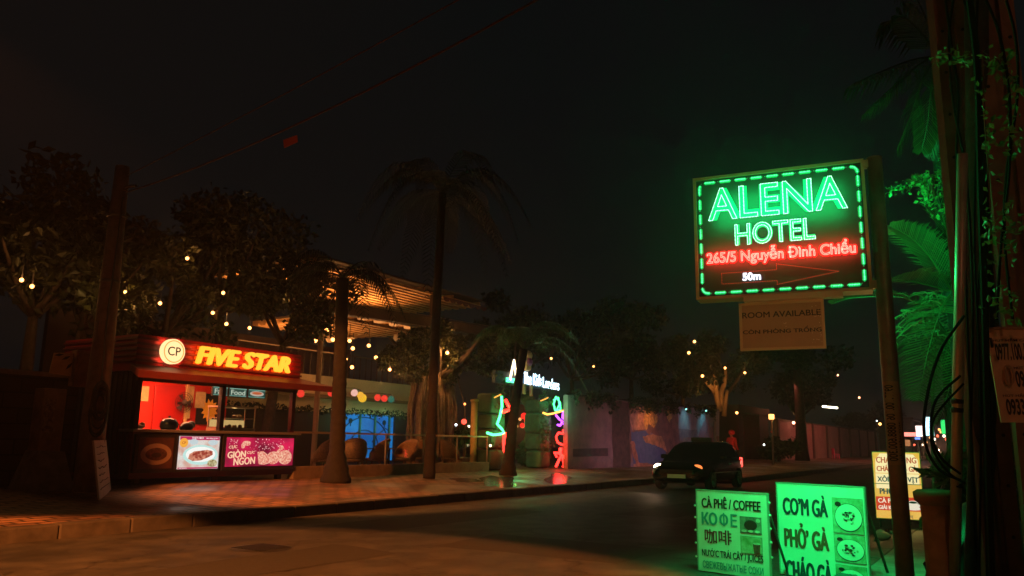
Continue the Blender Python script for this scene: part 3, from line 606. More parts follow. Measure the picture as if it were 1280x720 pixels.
# ------------------------------------------------------------ restaurant terrace behind
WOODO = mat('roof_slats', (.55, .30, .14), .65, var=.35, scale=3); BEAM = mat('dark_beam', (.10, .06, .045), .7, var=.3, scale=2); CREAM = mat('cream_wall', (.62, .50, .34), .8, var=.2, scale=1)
rs = thing('terrace_building', 'open restaurant terrace with a warmly lit slatted roof', 'restaurant', (17, 18, .33))
bm = MB()
bm.add([(-.3, 0, 5.25), (10.6, 0, 5.62), (10.6, .35, 5.62), (-.3, .35, 5.25), (-.3, 0, 4.85), (10.6, 0, 5.3), (10.6, .35, 5.3), (-.3, .35, 4.85)], [(0, 1, 2, 3), (4, 7, 6, 5), (0, 4, 5, 1), (2, 6, 7, 3), (1, 5, 6, 2), (0, 3, 7, 4)])
bm.build('front_beam', BEAM, rs)
MB().add([(-.3, -.03, 5.26), (10.4, -.03, 5.63), (10.4, .0, 5.66), (-.3, .0, 5.29)], [(0, 1, 2, 3)]).build('beam_flashing', mat('flashing', (.3, .16, .1), .6), rs)
# second, lower slatted ceiling seen under the beam
def slat_roof(x0, x1, y0, y1, z0, z1, n, mt, name, tilt=0):
    m = MB(); 
    for i in range(n):
        y = y0 + (y1 - y0) * i / n; yy = y + (y1 - y0) / n * .45; z = z0 + (z1 - z0) * i / n
        m.b2((x0, y, z), (x1, yy, z + .09))
    for x in np.linspace(x0 + .1, x1 - .1, 6): m.b2((x - .04, y0, z0 + .035), (x + .04, y1, z1 + .2))
    return m.build(name, mt, rs)
slat_roof(.3, 9.6, .1, 4.9, 6.35, 6.35, 13, WOODO, 'roof_slats')
rp = MB().b2((.2, 0, 6.60), (9.7, 5.0, 6.64)); rp.build('roof_sheet', mat('roof_sheet', (.045, .025, .02), .7), rs)
slat_roof(2.6, 7.0, 1.2, 5.5, 5.0, 5.0, 11, WOODO, 'ceiling_slats')
MB().b2((2.6, 1.2, 5.22), (7.0, 5.6, 5.26)).build('ceiling_sheet', mat('roof_sheet', (.045, .025, .02), .7), rs)
va = MB()
for i in range(7):
    x = 6.9 + i * .42; va.plate([(x, 6.36), (x + .42, 6.36)] + [(x + .21 + .21 * math.cos(a), 6.36 - .17 * math.sin(a)) for a in [math.pi * j / 8 for j in range(1, 8)]], -.02, .0)
va.build('valance', mat('valance_dark', (.10, .03, .03), .8), rs)
for (x, z0, z1) in ((.45, 5.2, 6.4), (6.45, 5.4, 6.4)): MB().b2((x - .09, .02, z0), (x + .09, .2, z1)).build('post', BEAM, rs)
MB().tube([(1.0, .3, 0), (1.02, .3, 5.0)], .09, 10).build('column', mat('column_paint', (.36, .22, .15), .6), rs)
MB().tube([(-.6, 3.4, 0), (-.6, 3.4, 5.0)], .1, 10).build('column', mat('column_paint', (.36, .22, .15), .6), rs)
MB().b2((-3.6, 3.0, 2.55), (9.2, 3.2, 3.22)).build('balcony_wall', CREAM, rs)
MB().b2((-3.6, 2.9, 2.43), (9.2, 3.25, 2.55)).build('balcony_ledge', mat('ledge', (.22, .15, .09), .8), rs)
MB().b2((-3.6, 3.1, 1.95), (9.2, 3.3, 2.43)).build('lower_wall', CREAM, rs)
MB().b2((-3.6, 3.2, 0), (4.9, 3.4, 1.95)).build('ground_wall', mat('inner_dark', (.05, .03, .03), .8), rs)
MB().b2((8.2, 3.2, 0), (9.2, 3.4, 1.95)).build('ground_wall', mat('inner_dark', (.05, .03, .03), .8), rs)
dkf = leaf_mesh('hanging_plants', LEAF, [(random.uniform(-3, 9), 2.85 + random.uniform(-.2, .1), random.gauss(2.0, .06)) for i in range(900)], .07, rs)
rl = MB(); 
for i in range(40): rl.b2((-3.4 + i * .32, 3.08, 3.22), (-3.37 + i * .32, 3.11, 4.05))
rl.b2((-3.6, 3.05, 4.05), (9.2, 3.14, 4.1)); rl.build('balcony_railing', BEAM, rs)
MB().b2((-3.6, 7.5, 0), (10, 7.7, 5.0)).build('rear_wall', mat('rear_wall', (.08, .04, .03), .8), rs)
bw = MB().b2((4.9, 3.28, .2), (8.2, 3.32, 1.95)).build('blue_glass_front', lit_noise('lit_blue', (.004, .10, .42), (.012, .22, .62), .8, .85), rs)
ar = MB()
for rr in (.75, 1.35): ar.tube([(6.5 + rr * 1.05 * math.cos(a), 3.25, .75 + rr * .8 * math.sin(a)) for a in [math.pi * i / 20 for i in range(21)]], .022, 4)
for (x, z) in ((5.7, 1.68), (7.62, 1.66)): ar.disc(x, z, .09, .1, 3.24, 3.27, 12); ar.tube([(x, 3.25, z - .08), (x, 3.25, z - .2)], .015, 4)
ar.tube([(7.3, 3.25, 1.2), (7.7, 3.25, 1.45), (8.0, 3.25, 1.3)], .02, 4); ar.tube([(6.95, 3.25, .9), (7.25, 3.25, 1.2)], .02, 4)
ar.build('painted_arcs', mat('mural_navy', (.01, .02, .06), .6), bw)
mu = MB()
for x in (5.35, 6.2, 7.05, 7.9): mu.b2((x - .035, 3.2, .2), (x + .035, 3.27, 1.95))
mu.build('window_bar', mat('bar_teal', (.05, .22, .2), .6), bw)
WARM = (1, .42, .11)
lamp('terrace_light', 'AREA', (20.5, 20.5, 5.62), 600, WARM, (20.5, 20.2, 9), 7, size_y=3, spread=125)
lamp('terrace_light', 'AREA', (19.6, 21.4, 4.4), 220, WARM, (19.6, 21.4, 9), 5, size_y=2)
lamp('green_band_light', 'AREA', (23.4, 20.4, 1.75), 14, (.35, 1, .45), (23.4, 21.1, 2.8), 4, size_y=.3)
lamp('cream_wall_light', 'POINT', (19.5, 19.6, 3.9), 26, WARM, size=.1)
lamp('blue_room_light', 'AREA', (23.5, 20.9, 1.3), 9, (.05, .3, 1), (23.5, 17, .6), 3, size_y=1.2)
# ceiling fans
def ceiling_fan(label, p, first=[None]):
    if first[0]: return copy_thing(first[0], p, random.uniform(0, 2), label, 'ceiling fans on the terrace')
    t = thing('ceiling_fan', label, 'ceiling fan', p, .4, 'ceiling fans on the terrace'); wm = mat('fan_white', (.6, .45, .35), .5)
    MB().tube([(0, 0, .05), (0, 0, .75)], .025, 6).build('rod', wm, t); MB().lathe([(.02, .2), (.14, .14), (.17, 0), (.1, -.1), (0, -.12)], n=14).build('motor', wm, t, True)
    for i in range(3):
        a = i * 2.094; c, s = math.cos(a), math.sin(a)
        MB().add([(.12 * c - s * w1, .12 * s + c * w1, .0 + tz) for w1, tz in ((-.05, .02), (.05, .0))] + [(.95 * c - s * w1, .95 * s + c * w1, tz) for w1, tz in ((.09, -.01), (-.08, .03))], [(0, 1, 2, 3)]).build('blade', wm, t)
    first[0] = t; return t
for (px, py, Y, lb_) in ((497, 423, 20, 'ceiling fan hanging right of the string of bulbs'), (450, 415, 21.5, 'middle ceiling fan on the terrace, between the two palm trunks'), (413, 424, 20, 'ceiling fan behind the curved palm trunk on the terrace')): ceiling_fan(lb_, at_y(px, py, Y))
# bulbs
BULB = glow('bulb_warm', (1, .36, .09), 7.0)
def bulb(px, py, Y, label, r=.07, cord=.8, group='hanging bulbs on the terrace', light=3.0, col=WARM, m=None):
    p = at_y(px, py, Y); t = thing('hanging_bulb', label, 'light bulb', p, 0, group)
    MB().ball((0, 0, 0), r, 8).build('glass_bulb', m or BULB, t, True); MB().tube([(0, 0, r * .8), (0, 0, r * 1.9)], r * .4, 6).build('socket', MBLK, t)
    if cord: MB().tube([(0, 0, r * 1.8), (0, 0, cord)], .012, 4).build('cord', MBLK, t)
    if light: lamp('bulb_light', 'POINT', p - Vector((0, .0, .0)) + Vector((0, -r * 1.6, 0)), light, col, size=.05)
    return t
TB = [(406, 410), (411, 412), (394, 426), (416, 424.5), (422, 432), (437, 426), (441, 435.5), (432, 449), (461, 432), (470, 447), (440, 459)]
for i, (px, py) in enumerate(TB): bulb(px, py, 19.2 + .25 * (i % 3), 'small warm bare bulb hanging in the cluster under the terrace roof', .065, random.uniform(.5, 1.1), light=2.2)
# lantern garland
gcol = [('red', (1, .05, .03)), ('pale pink', (1, .55, .45)), ('amber', (1, .5, .05)), ('yellow', (1, .55, .03)), ('red', (1, .04, .02)), ('red', (1, .04, .02)), ('dim green', (.02, .15, .1)), ('red', (1, .05, .03))]
gpx = [(414, 491), (443, 491), (450.5, 494), (453, 497.5), (472, 497), (480.5, 498), (489, 499), (376, 492)]
glab = ['red paper lantern beside the right edge of the palm trunk', 'pale pink paper lantern in the garland', 'upper amber paper lantern of the pair in the garland', 'bright yellow paper lantern in the garland', 'left red paper lantern of the pair left of the banyan', 'right red paper lantern of the pair left of the banyan', 'dim green paper lantern at the garland end', 'red paper lantern at the kiosk awning corner']
gp = []
for (px, py), (nm, c), lb_ in zip(gpx, gcol, glab):
    p = at_y(px, py, 18.9); r = .12 if nm != 'yellow' else .15
    t = thing('paper_lantern', lb_, 'lantern', p, 0, 'paper lanterns of the garland'); MB().ball((0, 0, 0), r, 12).build('lantern_shade', glow('lantern_' + nm.replace(' ', '_'), c, .85), t, True); MB().lathe([(.04, r * .95), (.04, r * 1.1), (0, r * 1.1)], n=8).build('cap', MBLK, t); gp.append(p + Vector((0, 0, .16)))
gs = sorted(gp, key=lambda q: q.x)
tag(MB().tube(gs, .012, 4).build('garland_string', MBLK), 'thin dark string carrying the paper lanterns', 'string')

# ------------------------------------------------------------ banyan
bxx = at_y(541, 550, 17.8).x
by = thing('banyan_tree', 'banyan with a curtain of hanging roots beside the blue glass front', 'tree', (bxx, 17.8, .33))
tm_ = MB()
for i in range(64):
    x = random.uniform(-1.3, 1.4); y = random.uniform(-.5, .5); r = random.uniform(.02, .075)
    tm_.tube([(x * .95 + random.uniform(-.15, .15), y, 0), (x + random.uniform(-.12, .12), y, 1.2), (x + random.uniform(-.12, .12), y, 2.2), (x * .8 + random.uniform(-.2, .2), y * .6, 3.4)], [r * 1.1, r, r, r * .8], 6)
for x in (-.9, -.2, .5, 1.1): tm_.tube(bez((x, 0, 0), (x * .8, .1, 1.6), (x * .6, 0, 3.6), 8), [.26 - .015 * i for i in range(9)], 9)
tm_.build('trunk', mat('banyan_bark', (.24, .16, .10), .9, var=.5, scale=5, bump=.6), by, True)
br_ = MB()
for (a, b) in (((0, 0, 3.2), (-2.6, 0, 4.4)), ((0, 0, 3.2), (2.8, -.5, 4.6)), ((0, 0, 3.4), (.5, .5, 5.4)), ((0, 0, 3.3), (-1.2, -.8, 5.0)), ((0, 0, 3.2), (1.6, -1, 5.1))): br_.tube(bez(a, ((a[0] + b[0]) / 2, b[1], (a[2] + b[2]) / 2 - .2), b, 6), [.16 - .02 * i for i in range(7)], 7)
br_.build('branches', BARK, by, True)
pts = []
for c, r, n in (((-1.9, -.3, 3.9), 1.1, 1700), ((.2, -.2, 4.6), 1.4, 2200), ((2.0, -.3, 4.6), 1.3, 2000), ((3.1, -.2, 3.9), 1.0, 1400), ((.4, 0, 3.4), .9, 900), ((-2.2, -.8, 3.2), .5, 500)): pts += blob_pts(c, r, n, 8, .7)[0]
leaf_mesh('crown', LEAF, pts, .085, by)
bulb(487, 462, 17.0, 'warm bulb glowing low in the left side of the banyan crown', .05, .5, 'bulbs hung in the trees', 70); bulb(559, 441, 17.0, 'warm bulb glowing high in the right side of the banyan crown', .06, .5, 'bulbs hung in the trees', 110)
lamp('root_uplight', 'SPOT', (bxx - .8, 16.2, .5), 40, (1, .5, .12), (bxx - .4, 17.6, 2.4), .1, 80, .6)
lamp('root_uplight', 'SPOT', (bxx + 1.6, 16.2, .5), 40, (.65, .75, .12), (bxx + .9, 17.6, 2.4), .1, 80, .6)

# ------------------------------------------------------------ fence, chairs
FX0, FX1 = 14.47, 23.3
fe = thing('railing_fence', 'low glass railing with a wooden handrail on a kerb wall before the restaurant', 'fence', (FX0, 15.45, .33)); FL = FX1 - FX0
MB().b2((0, -.08, -.03), (FL, .12, .30), .01).build('kerb_wall', mat('kerb_wall', (.20, .14, .11), .85, var=.4, scale=3), fe)
MB().b2((0, -.02, 1.12), (FL, .04, 1.17), .008).build('handrail', mat('handrail_wood', (.45, .30, .16), .4), fe)
for i in range(6): MB().b2((.02 + i * (FL - .06) / 5, -.01, .3), (.05 + i * (FL - .06) / 5, .03, 1.12)).build('post', mat('post_steel', (.25, .2, .16), .4, .6), fe)
for i in range(5): MB().b2((.07 + i * (FL - .06) / 5, .005, .34), (.0 + (i + 1) * (FL - .06) / 5, .012, 1.1)).build('glass_panel', glass_mat(), fe)
WICK = mat('wicker', (.30, .15, .07), .7, var=.6, scale=30, bump=.8)
def wicker_chair():
    t = thing('wicker_chair', 'x', 'chair', (0, 0, .33), 0, 'wicker chairs behind the railing')
    sh = MB(); n = 16; rows = 7
    vs = []
    for j in range(rows):
        z = .38 + .62 * j / (rows - 1)
        for i in range(n + 1):
            a = math.pi * (-.12 + 1.24 * i / n); rr = .36 + .07 * math.sin(math.pi * j / (rows - 1)) ; top = 1 - .55 * (abs(i / n - .5) * 2) ** 2 * (j / (rows - 1))
            vs.append((rr * math.cos(a), .30 * math.sin(a) + .12 * j / rows, .36 + (z - .36) * top))
    sh.add(vs, [(j * (n + 1) + i, j * (n + 1) + i + 1, (j + 1) * (n + 1) + i + 1, (j + 1) * (n + 1) + i) for j in range(rows - 1) for i in range(n)])
    o = sh.build('backrest', WICK, t, True); md = o.modifiers.new('thick', 'SOLIDIFY'); md.thickness = .035
    MB().lathe([(0, .34), (.34, .34), (.37, .38), (.34, .43), (0, .44)], n=18).build('seat', WICK, t, True)
    rim = MB().tube([(v[0], v[1], v[2]) for v in vs[-(n + 1):]], .03, 6).build('rim', WICK, t, True)
    for (x, y) in ((-.24, -.22), (.24, -.22), (-.24, .22), (.24, .22)): MB().tube([(x, y, .36), (x * 1.15, y * 1.15, 0)], .022, 6).build('leg', WICK, t)
    return t
wch = wicker_chair()
ws = [(440, 15.9 + .6, 2.6, 'wicker chair by the small table lamp, right of the palm trunk'), (470, 16.9, 3.5, 'wicker chair seen from behind before the blue glass'), (505, 16.4, 4.6, 'wicker chair tilted left at the banyan foot'), (521, 17.1, 3.0, 'wicker chair half hidden behind the slim palm trunk'), (565, 16.4, 1.2, 'wicker chair right of the slim palm trunk, facing right'), (405, 16.7, 3.3, 'wicker chair behind the leftmost bay of the railing')]
for i, (px, y, rz, lb_) in enumerate(ws):
    p = at_y(px, 575, y); q = (p.x, y, .335)
    if i == 0: wch.location = q; wch.rotation_euler = (0, 0, rz); wch['label'] = lb_
    else: copy_thing(wch, q, rz, lb_)
def cafe_table(px, y, lb_, src=[None]):
    p = at_y(px, 575, y)
    if src[0]: return copy_thing(src[0], (p.x, y, .335), 0, lb_)
    t = thing('cafe_table', lb_, 'table', (p.x, y, .335), 0, 'cafe tables behind the railing'); MB().lathe([(0, .7), (.38, .7), (.38, .735), (0, .735)], n=20).build('tabletop', mat('table_dark', (.08, .05, .04), .4), t); MB().tube([(0, 0, 0), (0, 0, .7)], .035, 8).build('pedestal', MBLK, t); MB().lathe([(.25, 0), (.25, .02), (0, .03)], n=16).build('foot', MBLK, t); src[0] = t
cafe_table(452, 17.0, 'round dark cafe table behind the railing, nearest the palm trunk'); cafe_table(486, 16.9, 'round dark cafe table before the blue glass'); cafe_table(590, 16.8, 'round dark cafe table beside the yellow post')
tl = thing('table_lamp', 'small glowing orange lamp on a cafe table right of the palm trunk', 'lamp', at_y(432, 564, 16.5)); MB().lathe([(.0, .0), (.09, 0), (.11, .1), (.06, .16), (0, .16)], n=10).build('lamp_shade', glow('lamp_orange', (1, .3, .08), 4), tl, True); MB().tube([(0, 0, -.16), (0, 0, .02)], .03, 6).build('stem', MBLK, tl)
tl['label'] = 'small glowing orange lamp behind the railing right of the palm trunk'
lamp('table_lamp_light', 'POINT', at_y(434, 560, 16.2), 3, (1, .35, .1), size=.05)
lamp('terrace_floor_light', 'POINT', (20.5, 17.4, 2.6), 10, WARM, size=.2)
yp = thing('gate_post', 'slim yellowish round post at the right end of the railing', 'post', (23.25, 16.0, .33)); MB().tube([(0, 0, 0), (0, 0, 2.35)], [.12, .115], 14).build('shaft', mat('yellow_post', (.5, .33, .12), .6, var=.2, scale=3), yp, True); MB().lathe([(.12, 2.35), (.15, 2.36), (.15, 2.42), (0, 2.46)], n=14).build('cap', mat('yellow_post_cap', (.4, .27, .1), .6), yp)
lamp('post_light', 'SPOT', (22.4, 14.9, .5), 16, (1, .55, .12), (23.25, 16, 1.8), .08, 60, .5)

# ------------------------------------------------------------ neon gate
ROCK = mat('fake_rock', (.06, .11, .07), .8, var=.5, scale=3, bump=.8)
ga = thing('neon_gate', 'rock gate arch hung with coloured neon figures and a white lit sign', 'gate', (24.0, 15.5, .33))
def rock_col(x, zs):
    m = MB(); z = 0
    for (h_, w_) in zs:
        v = len(m.v); m.box((x + random.uniform(-.05, .05), .25 + random.uniform(-.05, .05), z + h_ / 2), (w_, .7, h_ * .98), random.uniform(-.1, .1), .13); z += h_ * .97
    o = m.build('rock_column', ROCK, ga); md = o.modifiers.new('d', 'SUBSURF'); md.levels = 1; md.render_levels = 1; return o
rock_col(-.08, [(.75, 1.0), (.7, 1.0), (.55, .95), (.75, .9)]); rock_col(3.25, [(.7, .95), (.65, 1.0), (.8, 1.05), (.55, .8)])
NZ = 15.12
def neon(name, pxs, col, es, r=.03, Y=NZ, par=None, lab=None):
    pts = [at_y(px, py, Y) - ga.location for px, py in pxs]; m = MB().tube(pts, r * 1.25, 6)
    return m.build(name, glow('neon_' + name + str(es), col, es), ga, True)
G = (.06, 1, .25); RD = (1, .02, .015); PU = (.5, .06, 1); OR = (1, .4, .06)
neon('green_neon', [(627, 495), (627.5, 508), (625, 520), (621.5, 530), (627, 536), (630, 541), (624, 543), (616, 543.5), (609, 541)], G, 5, .036)
neon('red_neon', [(632, 500), (636, 508), (640, 512), (634, 513), (629, 515)], RD, 6, .05); neon('red_neon', [(633, 541), (632, 552), (632.5, 562), (634, 566)], RD, 6, .10)
neon('green_leaf_neon', [(694, 513), (692, 505), (695, 496), (700, 503), (700.5, 512), (694, 513)], G, 4, .03); neon('green_leaf_neon', [(692, 500), (698, 497), (699, 506), (696, 512)], G, 4, .025)
neon('orange_neon', [(679, 516), (684, 518), (691, 517), (699, 515), (704, 513)], OR, 3, .03); neon('orange_neon', [(676, 501), (681, 499), (685, 497)], OR, 1.5, .02); neon('orange_neon', [(618, 497), (622, 495), (626, 493)], OR, 1.5, .02)
neon('purple_neon', [(695, 519), (699, 524), (703, 527), (700, 532), (697, 531)], PU, 4, .035); neon('purple_neon', [(704, 513), (703, 522), (708, 528), (704, 530)], PU, 4, .03)
neon('red_neon', [(704, 537), (704, 542), (698, 541), (695, 546), (697, 553), (703, 556), (709, 555)], RD, 6, .035)
neon('red_neon', [(701, 560), (700, 567), (704, 572), (706, 581)], RD, 6, .06); neon('red_neon', [(700, 567), (693, 566), (696, 571)], RD, 6, .04); neon('red_neon', [(700, 572), (697, 579), (695, 583)], RD, 6, .045); neon('red_neon', [(703, 583), (709, 583), (709, 577)], RD, 4, .03)
lamp('neon_light', 'POINT', (27.6, 14.9, 1.3), 26, (1, .03, .02), size=.25); lamp('neon_light', 'POINT', (24.2, 14.7, 1.9), 60, (.05, 1, .25), size=.2); lamp('neon_light', 'POINT', (24.9, 14.85, 1.4), 8, (1, .03, .02), size=.2); lamp('neon_light', 'POINT', (27.5, 14.6, 2.6), 50, (.12, .8, .35), size=.2)
lvg = []
for (x, z) in [(random.choice((-.1, 3.25)) + random.uniform(-.55, .55), random.uniform(.6, 3.3)) for i in range(60)]: lvg += [(x + random.gauss(0, .09), -.16 + random.gauss(0, .06), z + random.gauss(0, .09)) for q in range(14)]
leaf_mesh('ivy', LEAF3, lvg, .055, ga)
gx = lambda px: at_y(px, 480, 15.56).x - 24.0
gs_ = MB().b2((.0, .1, 3.05), (3.7, .3, 3.5), .03).build('sign_beam', mat('sign_navy', (.02, .05, .10), .5), ga)
tw = MB().use(glow('sign_white_blue', (.62, .85, 1), 5)).text('The Kids', gx(654), gx(677), 3.14, 3.58, .06, .04, slope=-.01).text('Leaders', gx(678.5), gx(699), 3.10, 3.50, .06, .035, slope=-.03); tw.build('sign_letters', None, ga)
lf = MB().use(glow('sign_green', (.1, 1, .4), 3)).b2((gx(633), .04, 3.12), (gx(646), .08, 3.28)).use(glow('sign_cream', (1, .8, .5), 3)).tube([(gx(637), .05, 3.2), (gx(642), .05, 3.95), (gx(645), .05, 3.3)], .05, 6); lf.build('sign_figure', None, ga)
fg = MB().use(mat('figurine_skin', (.75, .4, .22), .6)).box((1.9, -.02, 3.86), (.4, .25, .5), 0, .1).ball((1.95, -.02, 4.2), .2, 10).tube([(1.7, -.05, 3.1), (1.6, -.1, 2.75)], .07, 6).tube([(2.2, -.05, 3.1), (2.12, -.1, 2.7)], .07, 6); fg.use(mat('figurine_purple', (.3, .05, .2), .6)).ball((1.9, -.1, 3.95), .17, 8); fg.build('perched_figure', None, ga)
lamp('gate_sign_light', 'AREA', (25.9, 15.3, 3.6), 8, (.5, .75, 1), (25.9, 12, 3.0), 2.8, size_y=.4)
ct_ = tag(MB().tube([at_y(px, py, 17.5) for px, py in ((658, 494), (663, 505), (666, 520), (665, 540), (661, 556))], [.3, .28, .26, .26, .28], 12).build('curved_trunk', mat('mossy_bark', (.12, .16, .06), .9, var=.5, scale=8, bump=.6), None, True), 'mossy curved trunk standing inside the neon gate', 'tree trunk')
bp_ = at_z(664, 584, .335)
bs = thing('garden_bush', 'green lit bush inside the neon gate', 'bush', (bp_.x, 17.0, .335)); p0 = at_y(664, 568, 17.0)
bs.location = (p0.x, 17.0, .335); leaf_mesh('foliage', LEAF3, blob_pts((0, 0, .55), .75, 2600, 14, .6)[0], .06, bs); MB().tube([(0, 0, 0), (0, 0, .6)], .05, 6).build('stem', BARK, bs)
lamp('bush_light', 'SPOT', (p0.x + 1.0, 15.9, 1.6), 40, (.12, 1, .15), (p0.x + .6, 17, .5), .1, 70, .5); lamp('bush_light', 'POINT', (p0.x - .6, 17.3, 1.9), 6, (.6, .9, .1), size=.2)
sl = at_y(668, 540, 20); shp = thing('shop_stall', 'dim stall with red lanterns inside the neon gate', 'stall', (sl.x, 20.5, .335))
MB().b2((-1.6, 0, 0), (1.8, .2, 2.8)).build('back_wall', mat('stall_dark', (.08, .03, .03), .8), shp); MB().b2((-1.4, -.6, .2), (1.6, -.2, .95)).build('counter', mat('stall_counter', (.2, .1, .07), .7), shp)
for (px, py, c, r) in ((655, 520, RD, .16), (660, 526, RD, .2), (653, 532, RD, .13), (650, 524, (1, .3, .1), .08), (646, 533, (1, .35, .1), .08)):
    p = at_y(px, py, 20.1) - shp.location; MB().ball(p, r, 8).build('lantern', glow('stall_lantern' + str(c[1]), c, 1.2), shp, True)
lamp('stall_light', 'POINT', (sl.x - .3, 19.8, 2.2), 10, (1, .2, .08), size=.2)
# little plants and glow behind railing right of the banyan
gp_ = at_y(590, 535, 17.4); gb = thing('potted_shrub', 'leafy green shrub between the banyan roots and the yellow post', 'shrub', (gp_.x - .5, 17.4, .335)); leaf_mesh('foliage', LEAF3, blob_pts((0, 0, 1.2), .65, 1200, 12, .6)[0], .08, gb); MB().lathe([(.0, 0), (.22, 0), (.3, .4), (.26, .42), (0, .38)], n=14).build('pot', conc, gb); MB().tube([(0, 0, .38), (0, 0, 1.2)], .03, 6).build('stem', BARK, gb)
lamp('shrub_light', 'POINT', (gp_.x - .2, 16.8, 1.9), 5, (.8, .9, .15), size=.1)
for i, (px, py, c, lb_) in enumerate(((581, 505, (1, .3, .08), 'small orange bulb above the shrub left of the yellow post'), (570, 531, (.8, .9, 1), 'small white bulb low beside the shrub'), (586, 533, (1, .9, .7), 'small pale bulb beside the yellow post'), (580, 527, (1, .05, .03), 'red bulb in the shrub'), (613, 557, (1, .75, .4), 'bright small bulb at the foot of the gate, beside the yellow post'), (592, 518, (1, .25, .1), 'faint reddish bulb left of the yellow post'))): bulb(px, py, 17.2 if i != 4 else 15.0, lb_, .045 if i != 3 else .1, 0.25, 'small coloured bulbs by the gate', 0, m=glow('tiny_bulb%d' % i, c, 4))

# ------------------------------------------------------------ palms by the kerb
PG = 'palm trees on the brick pavement'
fr1 = [(random.uniform(0, 360), random.uniform(15, 60), random.uniform(1.6, 2.2), random.uniform(.9, 2.0)) for i in range(14)]
palm('stout dark palm with a swollen base right beside the kiosk', (14.65, 14.1, .29), (14.5, 14.1, 5.3), .2, .15, fr1, .55, PG, 1.9)
fr2 = [(i * 360 / 16 + random.uniform(-8, 8), random.choice((5, 20, 45, 62)), random.uniform(2.6, 3.3), random.uniform(1.4, 3.4)) for i in range(18)]
palm('tall slim palm with a straight trunk before the banyan', (18.2, 14.0, .29), (18.4, 14.0, 8.6), .15, .12, fr2, .75, PG, 1.15, 34)
fr3 = [(-58, 30, 2.9, 3.0), (-72, 34, 3.0, 2.6), (-40, 55, 2.4, .9), (10, 50, 2.4, 1.0), (60, 50, 2.2, .9), (110, 50, 2.2, .8), (150, 50, 2.2, .8), (200, 45, 2.2, .9), (-100, 60, 2.3, 1.0)]
palm('leaning palm with a wide foot in front of the neon gate', (22.0, 13.8, .28), tuple(at_y(655, 437, 13.6)), .2, .13, fr3, .7, PG, 1.5, 34, fmat=LEAF2)
lamp('palm_red_spill', 'SPOT', (26.6, 14.2, .8), 110, (1, .3, .24), (24.2, 12.2, 3.0), .2, 60, .6)

# ------------------------------------------------------------ mural wall
mw0, mw1 = Vector((28.1, 14.9, .32)), Vector((43.5, 14.1, .3)); ang = math.atan2(mw1.y - mw0.y, mw1.x - mw0.x); ML = (mw1 - mw0).length
mw = thing('mural_wall', 'long plastered wall painted with a beach and rock mural behind the car', 'wall', mw0, ang)
PW = mat('mural_pink', (.36, .18, .17), .8, col2=(.20, .11, .12), scale=1.7, bump=.4)
MB().b2((0, 0, -.05), (ML, .2, 2.85)).build('wall', PW, mw)
def mpx(px, py):
    d = ray(px, py); n = Vector((-math.sin(ang), math.cos(ang), 0)); t = (mw0 - EYEP).dot(n) / d.dot(n); q = EYEP + d * t - mw0
    return (q.x * math.cos(ang) + q.y * math.sin(ang), q.z)
art = MB()
def mural_mat():
    m = bpy.data.materials.new('mural_paint'); m.use_nodes = True; n = m.node_tree; b = n.nodes['Principled BSDF']; L = n.links.new; b.inputs['Roughness'].default_value = .8
    tc = n.nodes.new('ShaderNodeTexCoord'); mp = n.nodes.new('ShaderNodeMapping'); mp.inputs['Scale'].default_value = (.55, 1, .45); mp.inputs['Rotation'].default_value = (0, R(25), 0); L(tc.outputs['Object'], mp.inputs['Vector'])
    nz = n.nodes.new('ShaderNodeTexNoise'); nz.inputs['Scale'].default_value = 1.1; nz.inputs['Detail'].default_value = 7; nz.inputs['Distortion'].default_value = 1.6; L(mp.outputs[0], nz.inputs['Vector'])
    cr = n.nodes.new('ShaderNodeValToRGB'); L(nz.outputs['Fac'], cr.inputs['Fac']); e = cr.color_ramp.elements
    e[0].position = .28; e[0].color = (.03, .03, .07, 1); e[1].position = .72; e[1].color = (.55, .28, .2, 1)
    for p, c in ((.40, (.10, .07, .13, 1)), (.47, (.16, .06, .05, 1)), (.53, (.30, .13, .12, 1)), (.58, (.18, .14, .22, 1)), (.64, (.42, .18, .12, 1))): q = e.new(p); q.color = c
    L(cr.outputs[0], b.inputs['Base Color']); return m
art.use(mural_mat()).plate([mpx(*p) for p in [(786, 504), (899, 512), (899, 582), (788, 584)]][::-1], -.004, -.001)
def rough(pl):
    out = []
    for (a, b) in zip(pl, pl[1:] + pl[:1]):
        for t in (0, .17, .33, .5, .67, .83): j_ = 0 if t == 0 else .9; out.append((a[0] + (b[0] - a[0]) * t + random.uniform(-j_, j_), a[1] + (b[1] - a[1]) * t + random.uniform(-j_, j_)))
    return out
def patch(name, col, pxs, dep, col2=None, scale=3):
    if dep > .0085: pxs = rough(pxs)
    art.use(mat(name, col, .75, col2=col2 or tuple(c * .35 for c in col), scale=scale)).plate([mpx(*p) for p in pxs][::-1], -dep, -dep + .003)
patch('mural_band', (.10, .04, .035), [(716, 561), (760, 560), (760, 570), (716, 571)], .008)
patch('mural_pillar', (.12, .05, .04), [(765, 502), (786, 504), (788, 584), (766, 585)], .012)
patch('mural_peach', (.70, .30, .20), [(787, 507), (808, 508), (806, 537), (790, 538), (787, 525)], .008)
patch('mural_sky', (.24, .22, .30), [(836, 507), (899, 513), (899, 545), (846, 546)], .006, (.36, .24, .28))
patch('mural_sea', (.05, .08, .20), [(789, 540), (806, 538), (832, 560), (836, 580), (792, 580)], .010, (.10, .12, .26))
patch('mural_rock', (.10, .04, .05), [(806, 510), (846, 512), (852, 580), (834, 578), (830, 552), (812, 540), (805, 528)], .012, (.26, .10, .09), 2)
patch('mural_sand', (.62, .26, .14), [(803, 546), (815, 543), (827, 546), (831, 556), (834, 565), (826, 560), (818, 556), (806, 552)], .016)
